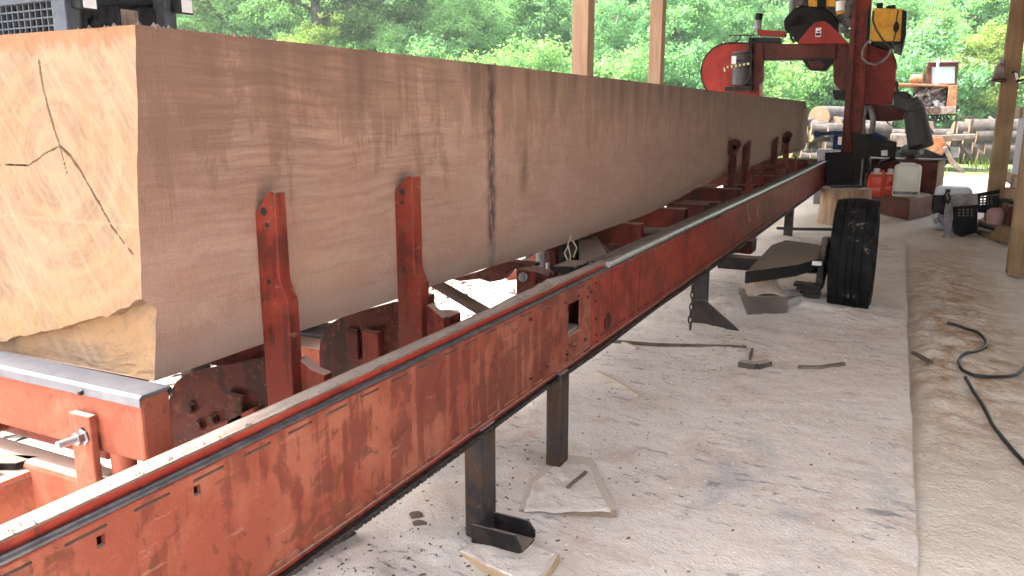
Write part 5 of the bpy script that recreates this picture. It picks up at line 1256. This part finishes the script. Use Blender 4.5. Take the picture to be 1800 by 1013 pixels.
dsc = ['big round bark-covered log on top of the stack behind the beam end','log with orange sawn end just under the biggest log','log with pale sawn end left of the mast, high in the stack','grey bark log high in the stack, touching the beam end','log low beside the beam end, partly hidden by it','pale log in the middle of the stack','log below the arm of the blue case','log at the bottom near the beam end','split pale log at the bottom of the stack','bottom log behind the blue case','bottom log hidden behind the beam end','log in the stack just behind the mast','bottom log just behind the mast','log of the stack hidden behind the beam']
for (px, py, r), lb in zip(cen, dsc):
    r *= .82 if py > 210 else .9; p = AY(px, py+2, YP); p.z = max(p.z, ground_h(p.x, p.y)+r); dr = Vector((random.uniform(.3,1.0), random.uniform(1.2,2.0), 0)).normalized()*random.uniform(2.4,3.4)
    if random.random() < .55: dr = Vector((random.uniform(1.2,2.0), random.uniform(.2,.9), 0)).normalized()*random.uniform(1.6,2.6)
    log(p, p+dr+Vector((0,0,random.uniform(-.04,.04))), r, lb, 'logs stacked in the yard')
for i, (px, py) in enumerate([(1428,214),(1452,228),(1478,232),(1430,243),(1450,240),(1474,258),(1432,278),(1462,278),(1484,284),(1446,285)]):
    p = AY(px, py, YP-.35); r = random.uniform(.12,.17); p.z = max(p.z, ground_h(p.x, p.y)+r); t_ = random.uniform(-.5, 1.2)
    log(p-Vector((.4,0,0)), p+Vector((math.cos(t_)*1.2, abs(math.sin(t_))*1.2, random.uniform(-.05,.05))), r, ordn[i]+' thin split log, counting downward, before the stack at the beam end', 'split logs before the stack')
for i, (px, py, r, L) in enumerate([(1505,262,.25,2),(1530,258,.26,2.4),(1555,262,.25,2.2),(1545,242,.25,2.2),(1575,255,.25,2.4),(1518,246,.24,2.2)]):
    p = AY(px, py, 26.5); p.z = max(p.z, ground_h(p.x, p.y)+r)
    log(p, p+Vector((1.2+.3*i%2, L, 0)), r, ordn[i]+' log from the mast, pale pile under the saw head shelf', 'logs under the saw head shelf')
rgt = [(1708,272,.27),(1730,280,.26),(1752,280,.27),(1776,276,.27),(1722,262,.25),(1745,262,.26),(1768,258,.27),(1790,262,.26),(1730,244,.25),(1752,242,.28),(1775,238,.27),(1742,226,.24),(1764,222,.25)]
for i, (px, py, r) in enumerate(rgt):
    p = AY(px, py, 26.0); p.z = max(p.z-.05, ground_h(p.x, p.y)+r)
    log(p+Vector((-.9,-.3,0)), p+Vector((2.4,.8,random.uniform(-.05,.05))), r, ordn[i]+' pale log, counting rows upward, pile beside the right post', 'logs piled beside the right post')
p = AY(1690, 280, 24.0)
# pole sticking out of the right pile
solid(MB().tube([AY(1738,206,26), AY(1752,217,26), AY(1765,226,26)], .035, 8), 'pole', 'pale_stick', 'thin pale pole sticking out of the right log pile', 'pole', 0, True)

# ================================================================== skid steer behind the beam
sk = thing('skid_steer', (-6.3, 4.3, 0), 'grey blue skid steer loader with mesh cab parked behind the beam', 'skid steer')
cn = AY(118, 30, 4.25)                                         # near corner of the cab
DF = Vector((.04, 1.0, 0)).normalized(); DS = Vector((-1.0, .04, 0)).normalized()
o0 = Vector((cn.x, cn.y, 0)); WF, LS = .98, 1.35
def sq(u, v, z): return o0+DF*u+DS*v+Vector((0,0,z))            # u across the front, v back along the side
def sbox(name, u0, u1, v0, v1, z0, z1, mat, par=sk, bev=.01):
    vs = [sq(u0,v0,z0),sq(u1,v0,z0),sq(u1,v1,z0),sq(u0,v1,z0),sq(u0,v0,z1),sq(u1,v0,z1),sq(u1,v1,z1),sq(u0,v1,z1)]
    return MB().add(vs, [(0,1,2,3),(7,6,5,4),(4,5,1,0),(5,6,2,1),(6,7,3,2),(7,4,0,3)]).build(name, mat, par, bev)
zr = 2.36
sbox('cab_frame', -.02, .10, -.02, .16, .75, zr, 'skid_grey'); sbox('cab_post', WF-.09, WF+.02, -.02, .14, .75, zr, 'skid_grey')
sbox('cab_post', -.02, .06, LS-.1, LS, .75, zr, 'skid_grey'); sbox('cab_post', WF-.06, WF+.02, LS-.1, LS, .75, zr, 'skid_grey')
sbox('cab_roof', -.05, WF+.05, -.10, LS+.05, zr, zr+.07, 'skid_grey', sk, .02)
sbox('side_header', -.02, .03, .16, LS-.1, zr-.26, zr, 'skid_grey'); sbox('side_sill', -.02, .03, .16, LS-.1, .75, 1.35, 'skid_grey')
sbox('side_header', WF-.03, WF+.02, .14, LS-.1, zr-.16, zr, 'skid_grey')
for i in range(14): sbox('guard_bar', -.012, .012, .16+.078*(i+.8), .16+.078*(i+.8)+.012, 1.35, zr-.26, 'skid_grey', sk, 0)
for i in range(11): sbox('guard_bar', -.0105, .0105, .16, LS-.1, 1.42+.062*i, 1.431+.062*i, 'skid_grey', sk, 0)
sbox('side_darkening_panel', WF-.02, WF+.01, .14, LS-.1, .75, zr-.16, 'black_steel'); sbox('rear_darkening_panel', .06, WF-.06, LS-.06, LS-.02, 1.3, zr, 'black_steel')  # solid dark panels added to keep the cab interior dark
sbox('rear_window_frame', -.02, WF, LS-.08, LS, .75, 1.3, 'skid_grey'); sbox('cab_floor', 0, WF, .05, LS, .70, .76, 'black_steel')
sbox('seat', .30, .72, .55, 1.0, .76, 1.25, 'black_plastic', sk, .04); sbox('seat_back', .30, .72, .95, 1.1, 1.2, 1.85, 'black_plastic', sk, .05)
sbox('dash_panel', .50, .90, .10, .42, 1.85, 2.14, 'black_plastic', sk, .02); sbox('instrument_label', .54, .70, .092, .099, 1.92, 2.10, 'loader_grey', sk, 0)
sbox('front_header', .08, WF-.06, .0, .06, zr-.16, zr, 'skid_grey')
sbox('body', -.30, WF+.30, -.25, LS+.55, .35, .76, 'skid_grey', sk, .04); sbox('engine_hood', -.05, WF+.05, LS+.02, LS+.6, .76, 1.35, 'skid_grey', sk, .05)
for u in (-.22, WF+.08): sbox('lift_arm', u, u+.13, -.6, LS+.5, .95, 1.15, 'skid_grey', sk, .02)
for u in (-.50, WF+.28):
    for v in (.15, 1.35):
        c_ = sq(u, v, .36); MB().lathe(c_, DF, [(0,.12),(0,.24),(.03,.34),(.20,.34),(.23,.24),(.23,.12)], 24).build('tyre', 'tyre_rubber', sk, smooth=True)
def lamp(px, py, u):
    c_ = sq(u, -.13, AY(px, py, (o0+DF*u).y).z)
    o = MB().add([c_+DF*a_+DS*b_+Vector((0,0,z_)) for a_, b_, z_ in ((-.07,-.03,-.075),(.07,-.03,-.075),(.075,.10,-.06),(-.075,.10,-.06),(-.07,-.03,.065),(.07,-.03,.065),(.075,.10,.08),(-.075,.10,.08))], [(0,1,2,3),(7,6,5,4),(4,5,1,0),(5,6,2,1),(6,7,3,2),(7,4,0,3)]).build('headlight', 'black_plastic', sk, .015)
    MB().add([c_+DF*a_+DS*b_+Vector((0,0,z_)) for a_, b_, z_ in ((-.055,-.036,-.058),(.055,-.036,-.058),(.055,-.028,-.058),(-.055,-.028,-.058),(-.055,-.036,.05),(.055,-.036,.05),(.055,-.028,.05),(-.055,-.028,.05))], [(0,1,2,3),(7,6,5,4),(4,5,1,0),(5,6,2,1),(6,7,3,2),(7,4,0,3)]).build('lens', 'lamp_glass', o, .006)
lamp(138, 3, .09); lamp(288, 14, WF+.02)
for i in range(5): MB().cyl(sq(-.022, .2+.22*i, zr-.08), sq(-.032, .2+.22*i, zr-.08), .014, 8).build('bolt', 'bare_steel', sk)

# ================================================================== trees
def rnd_dirs(n):
    z = np.random.uniform(-1, 1, n); t = np.random.uniform(0, 2*np.pi, n); r = np.sqrt(1-z*z)
    return np.stack([r*np.cos(t), r*np.sin(t), z], 1)
def leaf_quads(cent, nrm, size, asp=1.0):
    n = len(cent); u = np.cross(nrm, rnd_dirs(n)); u /= np.linalg.norm(u, axis=1, keepdims=True)+1e-9; v = np.cross(nrm, u)
    sz = (size*np.random.uniform(.6, 1.35, n))[:,None]
    a = cent+u*sz; b = cent+v*sz*.5*asp; c = cent-u*sz*.9; d = cent-v*sz*.5*asp
    return np.stack([a,b,c,d], 1).reshape(-1, 3)
def limb_mesh(H, spread, nl, seed, r0, bare=.25):
    rg = random.Random(seed); mb = MB(); tips = []
    tr = [(0,0,-.2)]
    for i in range(1, 9): tr.append((rg.uniform(-.02,.02)*H*i/8, rg.uniform(-.02,.02)*H*i/8, H*.92*i/8))
    mb.tube(tr, [r0*(1.25-1.1*i/8) for i in range(9)], 9)
    for i in range(nl):
        f = bare+(1-bare)*(i+.5)/nl*.98; k = min(7, int(f*8)); p = Vector(tr[k]).lerp(Vector(tr[k+1]), f*8-k)
        a = i*2.4+rg.uniform(-.5,.5); L = spread*rg.uniform(.65,1.1)*(1-.55*max(0,f-.45)/.55)
        q = p+Vector((math.cos(a)*L*.5, math.sin(a)*L*.5, L*rg.uniform(.10,.30))); e = p+Vector((math.cos(a)*L, math.sin(a)*L, L*rg.uniform(.15,.55)))
        mb.tube([p, q, e], [r0*.42*(1-f*.6), r0*.26*(1-f*.6), r0*.08], 6); tips += [q, e, q.lerp(e,.5)]
    tips.append(Vector(tr[-1])); return mb, tips
PROTO = []
def make_broad(seed, H, spread, nl, nleaf, lsz, bare=.22, per=.55):
    np.random.seed(seed); mb, tips = limb_mesh(H, spread, nl, seed, .02*H+.03, bare)
    sub = []
    rg = random.Random(seed+9)
    for t in tips:
        for _ in range(7): sub.append((t+Vector((rg.gauss(0,.5), rg.gauss(0,.5), rg.gauss(0,.42)))*spread*.34, spread*per*rg.uniform(.10,.34)))
    tot = sum(r*r for _, r in sub); C = []; Nn = []; tone = []
    for c, r in sub:
        k = max(8, int(nleaf*r*r/tot)); d = rnd_dirs(k); rad = r*np.abs(np.random.normal(.75, .32, k))
        pts = np.array(c)+d*rad[:,None]*np.array([1,1,.72]); C.append(pts)
        nn = d*.6+rnd_dirs(k)*.8+np.array([0,0,.35]); nn /= np.linalg.norm(nn, axis=1, keepdims=True); Nn.append(nn)
        tone.append(np.clip(np.random.normal(rg.uniform(.05,.95), .22, k), 0, 1))
    C = np.concatenate(C); Nn = np.concatenate(Nn); tone = np.concatenate(tone)
    return mb, leaf_quads(C, Nn, lsz), tone
def make_pine(seed, H, spread, nl, nleaf, lsz, bare=.3):
    np.random.seed(seed); mb, tips = limb_mesh(H, spread, nl, seed, .014*H+.05, bare); rg = random.Random(seed+3); C = []; Nn = []; tone = []
    per_ = nleaf//len(tips)
    for t in tips:
        d = np.random.normal(0, 1, (per_,3))*np.array([.30,.30,.10])*spread*.55; C.append(np.array(t)+d)
        nn = rnd_dirs(per_)*.7+np.array([0,0,.8]); nn /= np.linalg.norm(nn, axis=1, keepdims=True); Nn.append(nn); tone.append(np.clip(np.random.normal(rg.uniform(.25,.8), .2, per_), 0, 1))
    return mb, leaf_quads(np.concatenate(C), np.concatenate(Nn), lsz, .35), np.concatenate(tone)
SPEC = {'broad_bright': (make_broad, (101, 8, 2.7, 16, 26000, .075), 'leaf_bright'),
        'broad_mid':    (make_broad, (102, 9, 3.0, 18, 26000, .085), 'leaf_mid'),
        'broad_mid2':   (make_broad, (103, 8, 2.6, 15, 24000, .070), 'leaf_mid'),
        'broad_dark':   (make_broad, (104, 9, 2.8, 16, 24000, .085), 'leaf_dark'),
        'broad_yellow': (make_broad, (105, 6, 2.2, 13, 20000, .070), 'leaf_yellow'),
        'far_blue':     (make_broad, (106, 11, 3.4, 18, 16000, .16), 'leaf_haze_blue'),
        'far_mid':      (make_broad, (107, 11, 3.3, 18, 16000, .15), 'leaf_mid'),
        'pine':         (make_pine, (108, 12, 2.6, 26, 26000, .13), 'needle'),
        'shrub':        (make_broad, (109, 2.6, 1.5, 9, 13000, .055, .05, .8), 'leaf_bright'),
        'shrub_dark':   (make_broad, (110, 3.0, 1.6, 9, 13000, .060, .05, .8), 'leaf_mid')}
PM = {}
for k, (fn, args, mat) in SPEC.items():
    mb, q, tone = fn(*args); me_t = bpy.data.meshes.new('trunk'); me_t.from_pydata([tuple(p) for p in mb.v], [], mb.f); me_t.update(); me_t.materials.append(M['bark'])
    me_t.polygons.foreach_set('use_smooth', [True]*len(mb.f)); PM[k] = (me_t, arrmesh('crown', q, 4, mat, tone))
LOOK = {'broad_bright':'bright green leafy tree','broad_mid':'mid green leafy tree','broad_mid2':'loose mid green tree','broad_dark':'dark green leafy tree','broad_yellow':'yellow green willowy tree','far_blue':'hazy blue green tree upslope','far_mid':'distant green tree upslope','pine':'tall bare-trunked pine','shrub':'low bright green shrub','shrub_dark':'low dark green shrub'}
WHERE = [(-1e9,300,'above the skid steer'),(300,560,'above the near part of the beam'),(560,800,'above the beam left of its dark band'),(800,1005,'left of the first timber post'),(1005,1150,'between the two timber posts'),(1150,1240,'right of the second timber post'),(1240,1345,'behind the left wheel cover'),(1345,1480,'seen through the saw head arch'),(1480,1600,'behind the yellow tank'),(1600,1700,'behind the log loader'),(1700,1790,'left of the right post'),(1790,1e9,'right of the right post')]
TREES = []
def tree(kind, px, depth, scale, rz=None, dz=0):
    # px: horizontal place along the photo at eye level; depth: metres along the view
    r = (px-CX)/FPX*depth*1.0; x = r*_cy-depth*_sy; y = r*_sy+depth*_cy
    TREES.append((kind, px, x, y, scale, rz if rz is not None else random.uniform(0, 6.28), dz))
random.seed(21)
for px, kind, d, s_ in [(330,'shrub',27,1.0),(430,'shrub_dark',28,1.2),(520,'shrub',29,1.1),(640,'shrub',28,1.1),(730,'shrub_dark',29,1.3),(830,'shrub',28,1.2),(930,'shrub',29,1.3),(1090,'shrub',29,1.2),(1200,'shrub_dark',30,1.2),(1300,'shrub',31,1.2),(1400,'shrub',33,1.3),(1450,'shrub_dark',33,1.2),(1520,'shrub',33,1.2),(1590,'shrub_dark',33,1.3),(1660,'shrub',33,1.2),(1720,'shrub_dark',34,1.3),(1790,'shrub',33,1.3),(1850,'shrub',32,1.3),(230,'shrub_dark',26,1.2)]:
    tree(kind, px, d, s_*random.uniform(.9,1.15))
for px, kind, d, s_ in [(260,'pine',31,.9),(430,'pine',33,1.0),(575,'pine',32,1.0),(665,'pine',33,1.05),(360,'broad_mid2',36,.9),(500,'broad_mid',37,.85),(620,'broad_bright',39,.85),(760,'broad_mid2',34,.75),(850,'broad_bright',33,.75),(930,'broad_mid',35,.8),(990,'broad_bright',36,.7),(1075,'broad_mid2',31,.75),(1105,'broad_dark',35,.8),(1180,'broad_mid',33,.75),(1260,'broad_mid2',36,.8),(1295,'broad_bright',38,.8),(1350,'broad_mid',36,.7),(1420,'broad_bright',36,.75),(1465,'broad_mid2',38,.8),(1540,'broad_mid',37,.8),(1610,'broad_bright',36,.8),(1655,'broad_mid',39,.95),(1695,'broad_yellow',33,.8),(1725,'broad_bright',37,.95),(1765,'broad_mid2',36,.9),(1830,'broad_bright',35,.9),(150,'broad_mid',34,.9),(60,'broad_bright',33,.9),(320,'broad_bright',29,.6),(480,'broad_bright',30,.62),(700,'broad_bright',30,.62),(545,'broad_yellow',29,.7),(790,'broad_bright',31,.6),(-60,'broad_mid',34,.9)]:
    tree(kind, px, d, s_*random.uniform(.92,1.1))
for px in range(-100, 1960, 105):
    tree(random.choice(['far_mid','broad_mid','broad_dark','far_mid']), px+random.uniform(-30,30), random.uniform(46,54), random.uniform(.95,1.25))
for px in range(-100, 1960, 100):
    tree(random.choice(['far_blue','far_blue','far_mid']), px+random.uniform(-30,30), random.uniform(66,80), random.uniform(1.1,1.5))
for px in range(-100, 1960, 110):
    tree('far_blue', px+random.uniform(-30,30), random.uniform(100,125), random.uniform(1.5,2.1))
cnt = {}
TREES.sort(key=lambda t: t[1])
lab = []
for kind, px, x, y, s_, rz, dz in TREES:
    wh = next(w_ for a_, b_, w_ in WHERE if a_ <= px < b_); lab.append((kind, wh)); cnt[(kind, wh)] = cnt.get((kind, wh), 0)+1
seen = {}
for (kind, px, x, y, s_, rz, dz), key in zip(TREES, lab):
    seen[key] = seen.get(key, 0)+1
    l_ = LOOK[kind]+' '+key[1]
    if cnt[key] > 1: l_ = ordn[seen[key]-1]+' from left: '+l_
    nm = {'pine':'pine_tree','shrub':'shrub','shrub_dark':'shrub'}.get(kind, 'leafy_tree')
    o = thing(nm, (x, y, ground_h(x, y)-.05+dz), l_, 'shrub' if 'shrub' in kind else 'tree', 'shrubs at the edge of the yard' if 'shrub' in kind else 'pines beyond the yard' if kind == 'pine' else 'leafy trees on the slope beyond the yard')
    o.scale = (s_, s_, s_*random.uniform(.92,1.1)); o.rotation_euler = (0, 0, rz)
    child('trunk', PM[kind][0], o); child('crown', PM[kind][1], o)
# grass in the yard
np.random.seed(3); G = []
pts = []
for i in range(9000):
    y = random.uniform(17.5, 33); x = random.uniform(-6, 9)
    if fbm(x, y, .5, 3, 60) < .02-.06*(y-22): continue
    if y < 19.5 and x < .9: continue
    z = ground_h(x, y); h = random.uniform(.08, .32); a_ = random.random()*6.28; wdt = .012; lx, ly = random.gauss(0,.08), random.gauss(0,.08)
    G += [(x-wdt*math.cos(a_), y-wdt*math.sin(a_), z-.02), (x+wdt*math.cos(a_), y+wdt*math.sin(a_), z-.02), (x+lx, y+ly, z+h)]
me = arrmesh('yard_grass', np.array(G), 3, 'grass_blade', np.random.uniform(0,1,len(G)//3))
o = stuff(bpy.data.objects.new('yard_grass', me)); COL.objects.link(o); tag(o, 'pale green grass tufts growing over the yard beyond the shed', 'grass')

# ================================================================== summer haze in the air
hz = MB().box(-230, 230, -30, 330, -4, 52)
s = NT('haze_air'); s.t.nodes.remove(s.b)
vol = s.n('ShaderNodeVolumePrincipled'); vol.inputs['Color'].default_value = (.86, .93, 1.0, 1); vol.inputs['Density'].default_value = .0010; vol.inputs['Anisotropy'].default_value = .2
s.t.links.new(vol.outputs[0], s.out.inputs['Volume']); M['haze_air'] = s.m
o = stuff(hz.build('haze', 'haze_air')); tag(o, 'pale summer haze hanging in the air over the yard', 'haze')
